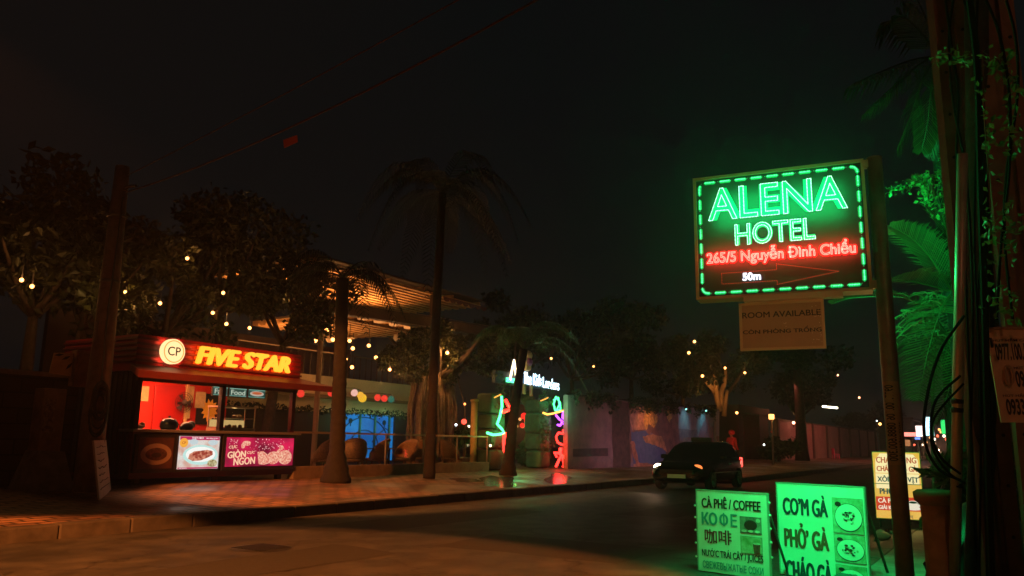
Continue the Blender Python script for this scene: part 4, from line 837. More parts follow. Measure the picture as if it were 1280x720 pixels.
patch('mural_sand2', (.55, .20, .12), [(788, 552), (792, 551), (798, 578), (815, 580), (815, 584), (796, 584), (790, 566)], .016)
patch('mural_gold', (.8, .42, .10), [(806, 510), (812, 508), (818, 510), (822, 524), (817, 535), (811, 530), (807, 538), (804, 525)], .018, (.25, .10, .04), 6)
patch('mural_gold2', (.62, .34, .10), [(833, 511), (838, 510), (840, 522), (836, 528), (832, 519)], .018, (.2, .09, .05), 6)
patch('mural_horizon', (.12, .10, .16), [(846, 536), (872, 537), (872, 547), (847, 547)], .010, (.25, .16, .2), 4)
patch('mural_coral', (.45, .12, .16), [(873, 545), (878, 530), (883, 520), (888, 534), (894, 528), (892, 548), (897, 560), (880, 562), (870, 556)], .014, (.25, .12, .2), 5)
patch('mural_shore', (.40, .20, .20), [(846, 552), (872, 549), (876, 566), (848, 568)], .009)
art.build('mural_painting', None, mw)
MB().b2((ML, -.06, -.05), (ML + .35, .3, 2.95)).build('end_pier', conc, mw)
lamp('mural_light', 'SPOT', (39.6, 13.55, 3.25), 30, (.2, .9, .9), (39.6, 14.35, 2.3), .15, 85, 1.0); lamp('mural_light', 'SPOT', (42.0, 13.45, 3.25), 30, (.15, .9, .95), (42.0, 14.2, 2.3), .15, 85, 1.0)
lamp('mural_light', 'SPOT', (35.0, 13.3, 3.3), 70, (1, .4, .12), (35.0, 14.6, 2.0), .05, 80, .7)
lamp('mural_wash', 'AREA', (35, 11.5, .9), 70, (.7, .38, .5), (36, 14.6, 1.6), 10, size_y=.4)
for (px, py, lb_) in ((857, 509, 'left teal spotlight above the mural'), (882, 511, 'right teal spotlight above the mural')):
    p = at_y(px, py, 13.9); t = thing('spotlight', lb_, 'spotlight', p, 0, 'spotlights above the mural'); MB().tube([(0, .05, .06), (0, -.02, -.08)], [.05, .09], 10).build('housing', MBLK, t); MB().ball((0, -.02, -.09), .05, 8).build('lens', glow('teal_lens', (.3, 1, .9), 3), t); MB().tube([(0, .05, .06), (0, .35, .1)], .02, 5).build('arm', MBLK, t)

cr_ = thing('creeper', 'creeper hanging in ragged strands over the top of the mural wall', 'plant', mw0, ang); lv_ = []
for i in range(46):
    x = random.uniform(0, ML) if i % 3 else random.uniform(6, 10); L_ = random.uniform(.15, .75)
    lv_ += [(x + random.gauss(0, .12), -.1 + random.gauss(0, .07), 2.95 - random.random() ** 1.3 * L_ + .1) for q in range(46)]
leaf_mesh('foliage', LEAF, lv_, .09, cr_); MB().tube([(0, .1, 2.9), (ML * .5, .1, 2.93), (ML, .1, 2.9)], .03, 5).build('stem', BARK, cr_)
# ------------------------------------------------------------ trees behind
TG = 'dark trees behind the street front'
def T(px, Y, h_, r, n, lab, **kw):
    p = at_y(px, 560, Y); return tree(lab, (p.x, Y, .33), h_, r, n, group=TG, **kw)
T(20, 19, 6.6, 2.3, 3600, 'dark leafy tree at the far left edge with lamps glinting through it', leaf=.13)
T(85, 18.6, 6.0, 2.0, 3200, 'dark leafy tree behind the concrete utility pole', leaf=.12)
T(185, 19.3, 6.4, 2.1, 3800, 'leafy tree behind the left end of the kiosk roof', leaf=.11, lean=(.3, 0))
T(262, 19.2, 7.6, 2.4, 4600, 'broad leafy tree behind the middle of the kiosk roof', leaf=.11)
T(330, 18.9, 6.2, 1.9, 3800, 'feathery tree over the right end of the kiosk roof', leaf=.10, lean=(.4, -.6))
T(640, 20.5, 8.0, 2.9, 4200, 'dark tree rising behind the neon gate', leaf=.14)
T(715, 19.0, 7.6, 2.7, 4000, 'dark tree between the neon gate and the mural', leaf=.13)
T(790, 18.0, 8.5, 3.1, 4300, 'large dark tree behind the left half of the mural', leaf=.15)
T(855, 17.8, 7.6, 2.7, 3600, 'dark tree hanging over the right half of the mural', leaf=.15)
lt = T(906, 17.3, 8.6, 3.2, 3800, 'tree with forked orange lit limbs beyond the mural end', leaf=.15, trunk_r=.3, flat=.8)
T(1000, 18.5, 9.0, 4.0, 3200, 'large dark tree behind the far boundary wall', leaf=.22, trunk_r=.3)
T(1085, 22, 9.0, 4.5, 2600, 'distant dark tree at the right end of the far wall', leaf=.28, trunk_r=.3)
for (px, py, Y, pw) in ((157, 365, 17.4, 14), (200, 379, 17.4, 6), (234, 323, 17.6, 10), (279, 366, 17.4, 8), (266, 391, 17.2, 5), (283, 405, 16.9, 12), (312, 410, 16.9, 8), (395, 425, 17.6, 4), (27, 350, 17.5, 14), (40, 358, 17.6, 8)): bulb(px, py, Y, 'warm bulb glinting among the leaves above the kiosk' if px > 100 else 'warm bulb glinting in the tree at the far left edge', .045, .3, 'warm bulbs hung in the trees on the left', pw * 1.1)
for (px, py, Y, pw, lb_) in ((868, 427, 15.4, 26, 'upper bulb of the pair in the tree over the mural'), (861, 441, 15.4, 26, 'lower bulb of the pair in the tree over the mural'), (878, 470, 15.2, 26, 'bulb at the left side of the orange lit tree fork'), (906, 460, 15.2, 60, 'brightest bulb, above the orange lit tree fork'), (931, 466, 15.2, 24, 'bulb right of the orange lit tree fork'), (689, 448, 17, 6, 'small bulb in the dark tree above the gate sign'), (742, 458, 16.8, 8, 'bulb under the dark tree right of the palm'), (921, 516, 14.5, 5, 'small low bulb at the end of the mural wall')): bulb(px, py, Y, lb_, .085 if px > 800 else .05, .5, 'bulbs in the trees over the mural', pw)
lx = at_y(900, 560, 15.4).x
lamp('tree_uplight', 'SPOT', (lx - 1.5, 14.6, 3.2), 420, (1, .42, .1), (lx + 2.5, 17, 5.8), .1, 75, .6)
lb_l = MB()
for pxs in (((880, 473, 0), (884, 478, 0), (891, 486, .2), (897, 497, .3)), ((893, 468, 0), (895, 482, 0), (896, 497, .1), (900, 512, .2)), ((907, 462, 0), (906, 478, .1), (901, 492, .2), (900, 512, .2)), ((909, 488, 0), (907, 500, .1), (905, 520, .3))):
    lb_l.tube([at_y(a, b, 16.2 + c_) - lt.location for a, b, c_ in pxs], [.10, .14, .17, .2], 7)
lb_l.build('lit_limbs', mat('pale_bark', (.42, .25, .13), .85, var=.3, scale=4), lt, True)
lamp('tree_uplight', 'POINT', (10.0, 17.6, 4.4), 4, (1, .55, .16), size=.15); lamp('tree_uplight', 'POINT', (13.6, 17.6, 4.1), 6, (1, .5, .14), size=.15); lamp('tree_uplight', 'POINT', (5.4, 18.2, 4.2), 4, (1, .6, .16), size=.15)

# ------------------------------------------------------------ right end of the far side
dg = thing('dark_gatehouse', 'dark gate building between the mural and the street lamp', 'building', (at_y(924, 560, 16.2).x, 16.2, .3)); MB().b2((0, 0, 0), (1.2, 3, 3.3)).build('pier', mat('gatehouse_plaster', (.035, .025, .022), .9, var=.4, scale=1.5), dg); MB().b2((5.4, 0, 0), (8.0, 3, 3.3)).build('pier', mat('gatehouse_plaster', (.10, .06, .05), .9), dg); MB().b2((0, -.1, 3.3), (8, 3.2, 3.8)).build('lintel', mat('gatehouse_plaster', (.10, .06, .05), .9), dg); MB().b2((1.2, 1.4, 0), (5.4, 1.5, 3.3)).build('gate_leaf', MBLK, dg)
lp = at_z(967, 581, .25); slt = thing('garden_street_lamp', 'thin street lamp with a square orange lantern right of the car', 'street lamp', lp); D = (Vector((lp.x, lp.y, 0))).length
hz = at_d(963, 520, (lp - EYEP).dot(fw) / 1.0 / ray(963, 520).dot(fw) ).z - lp.z
MB().tube([(0, 0, 0), (0, 0, .4), (0, 0, hz - .2)], [.09, .06, .05], 10).build('pole', mat('lamp_pole', (.22, .12, .1), .5, .3), slt); MB().b2((-.13, -.13, hz - .17), (.13, .13, hz + .12), .02).build('lantern', glow('lantern_orange', (1, .42, .1), 4), slt); MB().lathe([(.22, hz + .12), (.1, hz + .22), (0, hz + .24)], n=4).build('cap', MBLK, slt); MB().b2((-.3, -.02, hz - .95), (-.05, .02, hz - .85)).build('arm_sign', mat('arm_red', (.4, .05, .04), .6), slt)
lamp('garden_lamp_light', 'POINT', lp + Vector((0, -.3, hz)), 45, (1, .4, .1), size=.1)
fwl = thing('far_wall', 'long dull pink boundary wall beyond the street lamp', 'wall', (at_y(972, 560, 15).x, 15.0, .3)); MB().b2((0, 0, 0), (50, .2, 2.9)).build('wall', mat('far_wall_pink', (.36, .2, .18), .85, var=.3, scale=.8), fwl)
for i in range(9): MB().b2((i * 6, -.12, 0), (i * 6 + .45, 0, 3.0)).build('pier', mat('far_pier', (.10, .06, .055), .85), fwl)
MB().b2((0, -.05, 2.9), (50, .25, 3.02)).build('coping', mat('far_pier', (.10, .06, .055), .85), fwl)
lamp('far_wall_light', 'AREA', (70, 10.5, 6), 420, (1, .25, .16), (72, 15, 0), 20, size_y=1)
tk = at_z(1031, 573, .3); tt = thing('roadside_tree', 'thick old trunk by the far wall with a tube light on it', 'tree', (tk.x, 14.2, .3)); tt.location = (62.5, 13.6, .3)
MB().tube(bez((0, 0, 0), (.2, 0, 3), (-.3, 0, 7), 10), [.55, .46, .42, .4, .38, .36, .34, .32, .3, .28, .26], 12).build('trunk', BARK, tt, True); leaf_mesh('crown', LEAF, blob_pts((-.5, 0, 8.4), 3.4, 2600, 14, .6)[0], .24, tt)
tb = thing('tube_light', 'bright white tube light fixed on the thick trunk', 'lamp', at_d(1037.5, 509, 61)); MB().tube([(-.45, .45, .04), (.45, -.45, -.04)], .07, 6).build('tube', glow('tube_white', (1, .85, .6), 8), tb); MB().box((0, .0, .1), (.5, .12, .06), -.78).build('housing', MBLK, tb)
for (px, py, Dd, s, c, lb_) in ((992, 528.5, 62, .12, (1, .45, .25), 'orange globe lamp above the far wall'), (1047, 469, 70, .09, (1, .4, .2), 'small high bulb in the distant trees, upper of the two'), (1074, 497, 72, .09, (1, .4, .2), 'small bulb in the distant trees beside the sign post'), (1100, 530, 75, .13, (1, .4, .1), 'orange lamp just left of the sign post'), (1096, 526, 78, .06, (.8, .9, 1), 'tiny white lamp left of the sign post'), (955, 556, 50, .06, (.8, .9, 1), 'tiny white lamp in the dark gateway')):
    t = thing('globe_lamp', lb_, 'lamp', at_d(px, py, Dd), 0, 'small lamps at the far end of the street'); MB().ball((0, 0, 0), s, 8).build('globe', glow('globe%.2f%.2f' % (c[1], c[2]), c, 6), t); MB().tube([(0, 0, -s * 3), (0, 0, -s * .8)], s * .3, 5).build('stem', MBLK, t)
fb = at_z(1000, 574, .3); fbs = thing('dark_shrub', 'rounded dark shrub against the far wall', 'shrub', (55.5, 13.6, .3)); leaf_mesh('foliage', LEAF, blob_pts((0, 0, .9), 1.5, 1500, 12, .6)[0], .16, fbs); MB().tube([(0, 0, 0), (0, 0, .8)], .08, 6).build('stem', BARK, fbs)
cc = at_z(1045, 574, .27); ch = thing('plastic_chair', 'small pink plastic chair on the pavement by the far wall', 'chair', cc, .6); pk = mat('pink_plastic', (.75, .10, .25), .5, emit=(1, .1, .2), es=.0)
MB().b2((-.24, -.24, .42), (.24, .24, .46)).build('seat', pk, ch); MB().b2((-.24, .2, .46), (.24, .25, .95)).build('backrest', pk, ch)
for (x, y) in ((-.21, -.21), (.21, -.21), (-.21, .21), (.21, .21)): MB().b2((x - .025, y - .025, 0), (x + .025, y + .025, .42)).build('leg', pk, ch)
lamp('chair_light', 'SPOT', (cc.x - .5, cc.y - 1.2, 4), 160, (1, .55, .3), (cc.x, cc.y, 0), .1, 45, .7)

# ------------------------------------------------------------ car (local: front at -x, origin mid-bottom)
CARX, CARY = 24.65, 8.45
car = thing('parked_car', 'dark hatchback taxi with one bright headlight and a roof sign driving along the far lane', 'car', (CARX, CARY, 0), 0); car.name = 'taxi_car'
PAINT = mat('car_paint', (.012, .02, .018), .22, .1, coat=.6); GLS = mat('car_glass', (.008, .01, .012), .08); TYRE = mat('tyre', (.015, .015, .015), .85); RIM = mat('rim', (.3, .3, .3), .35, .8)
prof = [(-2.02, .33, .52, .62, .70), (-1.98, .24, .60, .72, .78), (-1.75, .20, .70, .80, .82), (-1.35, .19, .79, .84, .84), (-.85, .19, .86, .88, .85), (-.55, .19, .90, .90, .85), (.2, .19, .91, .92, .855), (1.0, .19, .92, .94, .85), (1.6, .20, .92, .96, .83), (1.9, .26, .90, .97, .78), (1.98, .34, .84, .95, .70)]
bd = MB(); vs = []; n = 0
for (x, z0, zs, zt, hw) in prof:
    ring = [(-hw * .9, z0), (-hw, z0 + .14), (-hw * 1.0, zs * .72), (-hw * .97, zs - .03), (-hw * .86, zt), (-hw * .4, zt + .025), (hw * .4, zt + .025), (hw * .86, zt), (hw * .97, zs - .03), (hw, zs * .72), (hw, z0 + .14), (hw * .9, z0)]
    n = len(ring); vs += [(x, y, z) for y, z in ring]
P_ = len(prof); bd.add(vs, [(i * n + j, i * n + (j + 1) % n, (i + 1) * n + (j + 1) % n, (i + 1) * n + j) for i in range(P_ - 1) for j in range(n)] + [tuple(range(n)), tuple((P_ - 1) * n + j for j in range(n))[::-1]])
body = bd.build('body', PAINT, car, True); body.modifiers.new('s', 'SUBSURF').levels = 1
# cabin
cab = [(-.98, .86, .80, .02), (-.30, 1.30, .66, .0), (.1, 1.40, .62, 0), (.8, 1.42, .61, 0), (1.45, 1.34, .60, 0), (1.88, .93, .70, 0)]
cb = MB(); vs = []
for (x, zt, hw, _) in cab: vs += [(x, -.80, .84), (x, -hw - .02, zt - .03), (x, -hw * .8, zt), (x, hw * .8, zt), (x, hw + .02, zt - .03), (x, .80, .84)]
cb.add(vs, [(i * 6 + j, i * 6 + j + 1, (i + 1) * 6 + j + 1, (i + 1) * 6 + j) for i in range(5) for j in range(5)] + [(0, 1, 2, 3, 4, 5), tuple(30 + j for j in range(6))[::-1]])
cbo = cb.build('cabin', PAINT, car, True)
def carquad(name, pts, m): MB().add(pts, [tuple(range(len(pts)))]).build(name, m, car)
carquad('windscreen', [(-.95, -.70, .895), (-.95, .70, .895), (-.36, .55, 1.285), (-.36, -.55, 1.285)], GLS)
for s in (-1, 1):
    yb, yt = s * .808, s * .655
    carquad('side_window', [(-.70, yb, .92), (.22, yb, .93), (.22, yt + s * .02, 1.34), (-.20, yt + s * .03, 1.28)], GLS); carquad('side_window', [(.30, yb, .93), (1.30, yb, .95), (1.22, yt + s * .02, 1.32), (.30, yt + s * .02, 1.34)], GLS)
    wl = MB().tube([(.26, yb + s * .005, .36), (.26, yb + s * .045, .86)], .006, 4); wl.build('door_seam', MBLK, car)
    MB().b2((.36, s * .845, .74), (.56, s * .872, .77)).build('door_handle', RIM, car); MB().box((-.58, s * .93, .95), (.12, .18, .13), 0, .03).build('wing_mirror', PAINT, car)
carquad('rear_window', [(1.52, -.52, 1.29), (1.52, .52, 1.29), (1.86, .60, .98), (1.86, -.60, .98)], GLS)
for sx_ in (-1.28, 1.3):
    for s in (-1, 1):
        wh = thing('wheel', None, None); del wh
        o = [ob for ob in COL.objects if ob.name.startswith('wheel') and ob.type == 'EMPTY'][-1]; bpy.data.objects.remove(o)
        ty = MB(); pr = [(.20, -.09), (.29, -.10), (.315, -.06), (.315, .06), (.29, .10), (.20, .09), (.20, -.09)]
        vv = [(sx_ + r * math.cos(a), s * .76 + y, .315 + r * math.sin(a)) for r, y in pr for a in [2 * math.pi * i / 24 for i in range(24)]]
        ty.add(vv, [(i * 24 + j, i * 24 + (j + 1) % 24, (i + 1) * 24 + (j + 1) % 24, (i + 1) * 24 + j) for i in range(6) for j in range(24)]); w_ = ty.build('wheel', TYRE, car, True)
        rm = MB()
        for i in range(6): a = i * math.pi / 3; rm.tube([(sx_, s * .85, .315), (sx_ + .2 * math.cos(a), s * .84, .315 + .2 * math.sin(a))], [.05, .03], 6)
        rm.tube([(sx_ + .2 * math.cos(a), s * .84, .315 + .2 * math.sin(a)) for a in [2 * math.pi * i / 20 for i in range(21)]], .02, 5); rm.build('rim', RIM, w_)
for s, e in ((1, 30.0), (-1, 2.2)):
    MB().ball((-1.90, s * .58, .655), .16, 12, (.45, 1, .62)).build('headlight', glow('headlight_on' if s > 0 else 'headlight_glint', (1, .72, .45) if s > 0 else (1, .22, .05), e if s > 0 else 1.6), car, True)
    MB().box((1.93, s * .64, .78), (.10, .28, .30), 0, .03).build('tail_light', glow('tail_red', (1, .04, .03), 7), car)
MB().b2((-2.05, -.27, .36), (-2.03, .27, .47)).build('number_plate', mat('plate_yellow', (.55, .45, .2), .6, emit=(.5, .4, .15), es=.06), car)
MB().b2((-2.04, -.5, .5), (-2.0, .5, .6), .01).build('grille', MBLK, car)
MB().box((.25, 0, 1.475), (.22, .62, .13), 0, .03).build('roof_sign', mat('roof_sign', (.05, .03, .03), .5), car)
MB().b2((-1.2, -.865, .50), (1.2, -.853, .53)).build('side_trim', RIM, car)
lamp('headlight_light', 'SPOT', (CARX - 2.05, CARY + .55, .66), 45, (1, .6, .35), (CARX - 12, CARY + .3, 0), .08, 50, .5)

# person in red beyond the car
def person(loc, rz, label):
    t = thing('person', label, 'person', loc, rz); j = {'pel': (0, 0, .95), 'ch': (0, .0, 1.28), 'nk': (0, 0, 1.46), 'hd': (0, -.02, 1.62), 'lh': (.1, 0, .9), 'lk': (.12, -.12, .5), 'lf': (.12, .02, .06), 'rh': (-.1, 0, .9), 'rk': (-.12, .04, .5), 'rf': (-.12, .18, .08), 'ls': (.19, 0, 1.4), 'le': (.26, .02, 1.14), 'lw': (.25, -.12, .92), 'rs': (-.19, 0, 1.4), 're': (-.26, .04, 1.14), 'rw': (-.26, -.08, .90), 'lt': (.13, -.14, .03), 'rt': (-.12, .04, .04)}
    rad = {'pel': .15, 'ch': .16, 'nk': .06, 'hd': .105, 'lh': .095, 'lk': .065, 'lf': .045, 'rh': .095, 'rk': .065, 'rf': .045, 'ls': .065, 'le': .045, 'lw': .035, 'rs': .065, 're': .045, 'rw': .035, 'lt': .04, 'rt': .04}
    E_ = [('pel', 'ch'), ('ch', 'nk'), ('nk', 'hd'), ('pel', 'lh'), ('lh', 'lk'), ('lk', 'lf'), ('lf', 'lt'), ('pel', 'rh'), ('rh', 'rk'), ('rk', 'rf'), ('rf', 'rt'), ('ch', 'ls'), ('ls', 'le'), ('le', 'lw'), ('ch', 'rs'), ('rs', 're'), ('re', 'rw')]
    ks = list(j); me = bpy.data.meshes.new('body'); me.from_pydata([j[q] for q in ks], [(ks.index(a), ks.index(b)) for a, b in E_], []); pm = mat('skin_shirt_trousers', (.5, .03, .03), .8); nn = pm.node_tree; tc = nn.nodes.new('ShaderNodeTexCoord'); sx3 = nn.nodes.new('ShaderNodeSeparateXYZ'); cr = nn.nodes.new('ShaderNodeValToRGB'); dv = nn.nodes.new('ShaderNodeMath'); dv.operation = 'DIVIDE'; dv.inputs[1].default_value = 2.0
    nn.links.new(tc.outputs['Object'], sx3.inputs[0]); nn.links.new(sx3.outputs['Z'], dv.inputs[0]); nn.links.new(dv.outputs[0], cr.inputs[0]); cr.color_ramp.interpolation = 'CONSTANT'; e = cr.color_ramp.elements; e[0].color = (.02, .02, .03, 1); e[1].position = .47; e[1].color = (.5, .03, .03, 1); q = e.new(.735); q.color = (.4, .2, .12, 1); nn.links.new(cr.outputs[0], nn.nodes['Principled BSDF'].inputs['Base Color'])
    me.materials.append(pm)
    o = bpy.data.objects.new('body', me); COL.objects.link(o); o.parent = t; sk = o.modifiers.new('skin', 'SKIN'); sk.use_smooth_shade = True
    for i, q in enumerate(ks): me.skin_vertices[0].data[i].radius = (rad[q], rad[q]); me.skin_vertices[0].data[i].use_root = (q == 'pel')
    o.modifiers.new('sub', 'SUBSURF').levels = 1
    MB().ball((0, -.01, 1.67), .135, 12, (1, 1.1, .85)).build('helmet', mat('red_helmet', (.6, .03, .03), .4), t, True)
    return t
pp_ = at_d(916, 590, 33.5); person((pp_.x, pp_.y, .18), 1.2, 'person in a red top and red helmet half hidden behind the car')
lamp('tail_red_light', 'POINT', (pp_.x - 1.2, pp_.y - 1.0, 1.6), 22, (1, .08, .05), size=.15)

# ------------------------------------------------------------ far end of the road
fx = [(1139, 543, 95, 1.6, .5, (1, .25, .2), 'far reddish lit shop sign at the vanishing road end'), (1150, 539, 90, .9, 1.3, (1, .75, .7), 'far pinkish white lit sign at the road end'), (1162, 533, 80, .8, 2.0, (.5, .85, 1), 'far tall bluish lit sign at the road end'), (1183, 533.5, 70, .9, 1.3, (.02, 1, .2), 'far green lit sign beside the thin pole'), (1256, 537, 60, .4, .3, (.4, .6, 1), 'tiny blue white sign below the phone number board'), (1258, 542, 60, .25, .25, (1, .05, .05), 'tiny red light below the phone number board'), (1147, 548, 92, .6, .25, (.15, .3, 1), 'tiny blue lit sign low at the road end')]
for i, (px, py, d, w_, h_, c, lb_) in enumerate(fx):
    p = at_d(px, py, d); t = thing('lit_sign', lb_, 'sign', p, R(-90), 'lit signs at the far end of the road'); MB().b2((-w_ / 2, 0, -h_ / 2), (w_ / 2, .2, h_ / 2), .02).build('casing', MBLK, t)
    e = MB().use(glow('far_sign%d' % i, c, 2.2 if i != 3 else 1.0)).b2((-w_ * .46, -.06, -h_ * .46), (w_ * .46, -.005, h_ * .46)); e.build('face', None, t); MB().b2((-.06, .22, -p.z), (.06, .3, h_ / 2)).build('post', MBLK, t)
for i, (px, py, d) in enumerate(((1163, 547, 70), (1168, 549, 72), (1172, 545, 75), (1176, 540, 78), (1180, 545, 66), (1183, 549, 68), (1158, 553, 90), (1153, 556, 95), (1143, 556, 100), (1128, 558, 110), (1187, 551, 62), (1166, 552, 85), (1174, 537, 74))):
    t = thing('globe_lamp', 'tiny warm lamp in the cluster at the far end of the road', 'lamp', at_d(px, py, d), 0, 'tiny lamps clustered at the road end'); MB().ball((0, 0, 0), .13, 6).build('globe', glow('tinylamp%d' % (i % 3), [(1, .4, .12), (1, .8, .6), (1, .12, .06)][i % 3], 3), t); MB().tube([(0, 0, -.5), (0, 0, -.1)], .04, 4).build('stem', MBLK, t)
mbk = at_d(1172, 563, 62); mo = thing('motorbike', 'oncoming motorbike with a starry headlight far down the road', 'motorbike', (mbk.x, mbk.y, 0)); 
MB().tube([(.0, 0, .85), (.35, 0, .62), (.9, 0, .66), (1.3, 0, .8)], [.13, .16, .16, .08], 8).build('body', PAINT, mo, True)
for x in (-.08, 1.2): MB().tube([(x + .27 * math.cos(a), 0, .3 + .27 * math.sin(a)) for a in [2 * math.pi * i / 16 for i in range(17)]], .045, 6).build('wheel', TYRE, mo)
MB().tube([(0, -.35, 1.03), (.1, 0, 1.0), (0, .35, 1.03)], .02, 5).build('handlebar', MBLK, mo); MB().ball((-.16, 0, mbk.z), .12, 10).build('headlight', glow('moto_head', (1, .55, .35), 60), mo); MB().tube([(-.08, 0, .3), (.02, 0, 1.0)], .03, 5).build('fork', MBLK, mo)
lamp('moto_light', 'SPOT', (mbk.x - .4, mbk.y, mbk.z), 500, (1, .35, .2), (mbk.x - 12, mbk.y, 0), .1, 60, .6)
for i, (px, d) in enumerate(((1131, 105), (1150, 120), (1200, 66))):
    p = at_d(px, 560, d); t = thing('roadside_building', ['low dark building at the far road end beside the sign post', 'dark shop building closing the far end of the road', 'dark building at the right of the far road behind the thin pole'][i], 'building', (p.x, p.y, 0)); MB().b2((0, -6 if i == 2 else -1, 0), (14, 3 if i != 2 else -1, 5)).build('walls', mat('far_building', (.06, .05, .05), .9), t); MB().b2((-.3, -6.3 if i == 2 else -1.3, 5), (14.3, 3.3 if i != 2 else -.7, 5.3)).build('roof', MBLK, t)
    wd_ = MB().use(glow('far_window', (1, .4, .15), .5))
    for q in range(3): wd_.b2((-.03, -.7 + q * 1.1 - (4 if i == 2 else 0), 1.6), (-.005, -.1 + q * 1.1 - (4 if i == 2 else 0), 2.4))
    wd_.build('windows', None, t)

# ------------------------------------------------------------ hotel sign
SA = -82; SWd = 1.45
L1, R1 = span((868, 228), (1081, 200), SWd, SA); L2, R2 = span((868, 372), (1089, 358), SWd, SA)
zt = (L1.z + R1.z) / 2 + .02; zb = (L2.z + R2.z) / 2 - .02; SH = zt - zb
hs = thing('hotel_sign', 'big lit green LED sign reading ALENA HOTEL', 'sign', (*((L1 + L2) / 2).xy, zb), R(SA)); W_ = SWd
PANEL = mat('sign_panel', (.045, .05, .045), .5); DEP = .22
MB().b2((.02, .03, .02), (W_ - .02, DEP - .03, SH - .02)).build('panel', PANEL, hs)
frm = MB(); t_ = .025
for (a, b) in (((0, 0, SH - t_), (W_, DEP, SH)), ((0, 0, 0), (W_, DEP, t_)), ((0, 0, t_), (t_, DEP, SH - t_)), ((W_ - t_, 0, t_), (W_, DEP, SH - t_))): frm.b2(a, b)
frm.build('frame', mat('sign_frame', (.45, .32, .18), .45, .4), hs)
DOT = glow('led_green_white', (.40, 1.0, .60), 4.5); DASH = glow('led_green', (.14, 1.0, .40), 3.2); FACE = mat('letter_bloom_green', (.03, .25, .10), .5, emit=(.0, .85, .22), es=.8); RDOT = glow('led_red_white', (1, .30, .24), 4.5); ROD = glow('led_red', (1, .08, .03), 1.6); WDOT = glow('led_white', (.8, .85, 1), 3)  # letter fills glow green to stand in for bloom inside the LED outlines
def dots(mb, p, r, back):
    x, z = p; y = back
    mb.add([(x - r, y, z), (x, y, z - r), (x + r, y, z), (x, y, z + r), (x, y - r * .8 * (1 if y < .1 else -1), z)], [(0, 1, 4), (1, 2, 4), (2, 3, 4), (3, 0, 4)])
def walk(poly, step, closed=True):
    out = []; pts = poly + ([poly[0]] if closed else []); acc = 0
    for a, b in zip(pts[:-1], pts[1:]):
        a = np.array(a); b = np.array(b); L = np.linalg.norm(b - a); d = (b - a) / (L + 1e-9); s = acc
        while s < L: out.append(tuple(a + d * s)); s += step
        acc = s - L
    return out
def sign_face(side):
    fx_ = (lambda x: x) if side == 0 else (lambda x: W_ - x)
    yb = .03 if side == 0 else DEP - .03; sg = -1 if side == 0 else 1
    par = MB().b2((.03, yb + sg * .001, .03), (W_ - .03, yb + sg * .004, SH - .03)).build('front_sheet' if side == 0 else 'rear_sheet', PANEL, hs)
    y1 = yb + sg * .016; y2 = yb + sg * .012
    ld = MB(); fc_ = MB()
    for (s, x0, x1, z0, z1, bold) in (('ALENA', .13, 1.30, .635 * SH, .895 * SH, .05), ('HOTEL', .36, 1.03, .415 * SH, .585 * SH, .045)):
        for lp_ in text_loops(s, bold):
            pl = [(x0 + u * (x1 - x0), z0 + v * (z1 - z0)) for u, v in lp_]
            for p in walk(pl, .0125): dots(ld, (fx_(p[0]), p[1]), .0046, y1)
        vs, fs = text_faces(s, bold); fc_.add([(fx_(x0 + u * (x1 - x0)), y2, z0 + v * (z1 - z0)) for u, v in vs], fs if side == 0 else [f[::-1] for f in fs])
    ld.build('name_leds', DOT, par); fc_.build('name_letter_bloom', FACE, par)
    bd_ = MB(); bk_ = MB(); mgn = .055; rad = .05; cor = []
    for (cx_, cz_, a0) in ((W_ - mgn - rad, SH - mgn - rad, 0), (mgn + rad, SH - mgn - rad, 90), (mgn + rad, mgn + rad, 180), (W_ - mgn - rad, mgn + rad, 270)):
        cor += [(cx_ + rad * math.cos(R(a0 + q * 15)), cz_ + rad * math.sin(R(a0 + q * 15))) for q in range(7)]
    ps = walk(cor, .0125)
    for i, p in enumerate(ps):
        if i % 11 < 7: dots(bd_, (fx_(p[0]), p[1]), .0065, y1); dots(bk_, (fx_(p[0]), p[1]), .019, yb + sg * .006)
        elif i % 3 == 0: dots(bd_, (fx_(p[0]), p[1]), .0018, y1)
    bd_.build('border_leds', DASH, par); bk_.build('border_halo', mat('halo_green', (.02, .2, .06), .5, emit=(0, .8, .16), es=.6), par)  # green halo of the dashes, put in as larger glowing dots behind them
    # red address line
    ra2 = MB()
    for lp_ in text_loops('265/5 Nguyễn Đình Chiểu', .0):
        pl = [(.105 + u * 1.235, .262 * SH + v * .132 * SH) for u, v in lp_]
        for p in walk(pl, .0085): dots(ra2, (fx_(p[0]), p[1]), .0036, y1)
    ra2.build('address_leds', RDOT, par)
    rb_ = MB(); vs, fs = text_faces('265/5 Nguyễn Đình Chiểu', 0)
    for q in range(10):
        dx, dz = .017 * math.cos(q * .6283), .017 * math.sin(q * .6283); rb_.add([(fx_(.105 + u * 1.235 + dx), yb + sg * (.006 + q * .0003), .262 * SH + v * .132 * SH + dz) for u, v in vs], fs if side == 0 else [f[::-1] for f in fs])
    rb_.build('address_halo', mat('halo_red', (.25, .01, .01), .5, emit=(1, .01, .012), es=.42), par)  # red halo round the address text, drawn as an emissive plate behind it
    arw2 = MB()
    A_ = [(.23, .20), (.70, .20), (.70, .245), (1.20, .155), (.70, .085), (.70, .115), (.23, .115)]
    for p in walk([(x, z * SH) for x, z in A_], .0145): dots(arw2, (fx_(p[0]), p[1]), .003, y1)
    arw2.build('arrow_leds', ROD, par)
    wt_ = MB(); vs, fs = text_faces('50m', .03); wt_.add([(fx_(.41 + u * .155), y1, .13 * SH + v * .062 * SH) for u, v in vs], fs if side == 0 else [f[::-1] for f in fs]); wt_.build('distance_leds', WDOT, par)
    return par
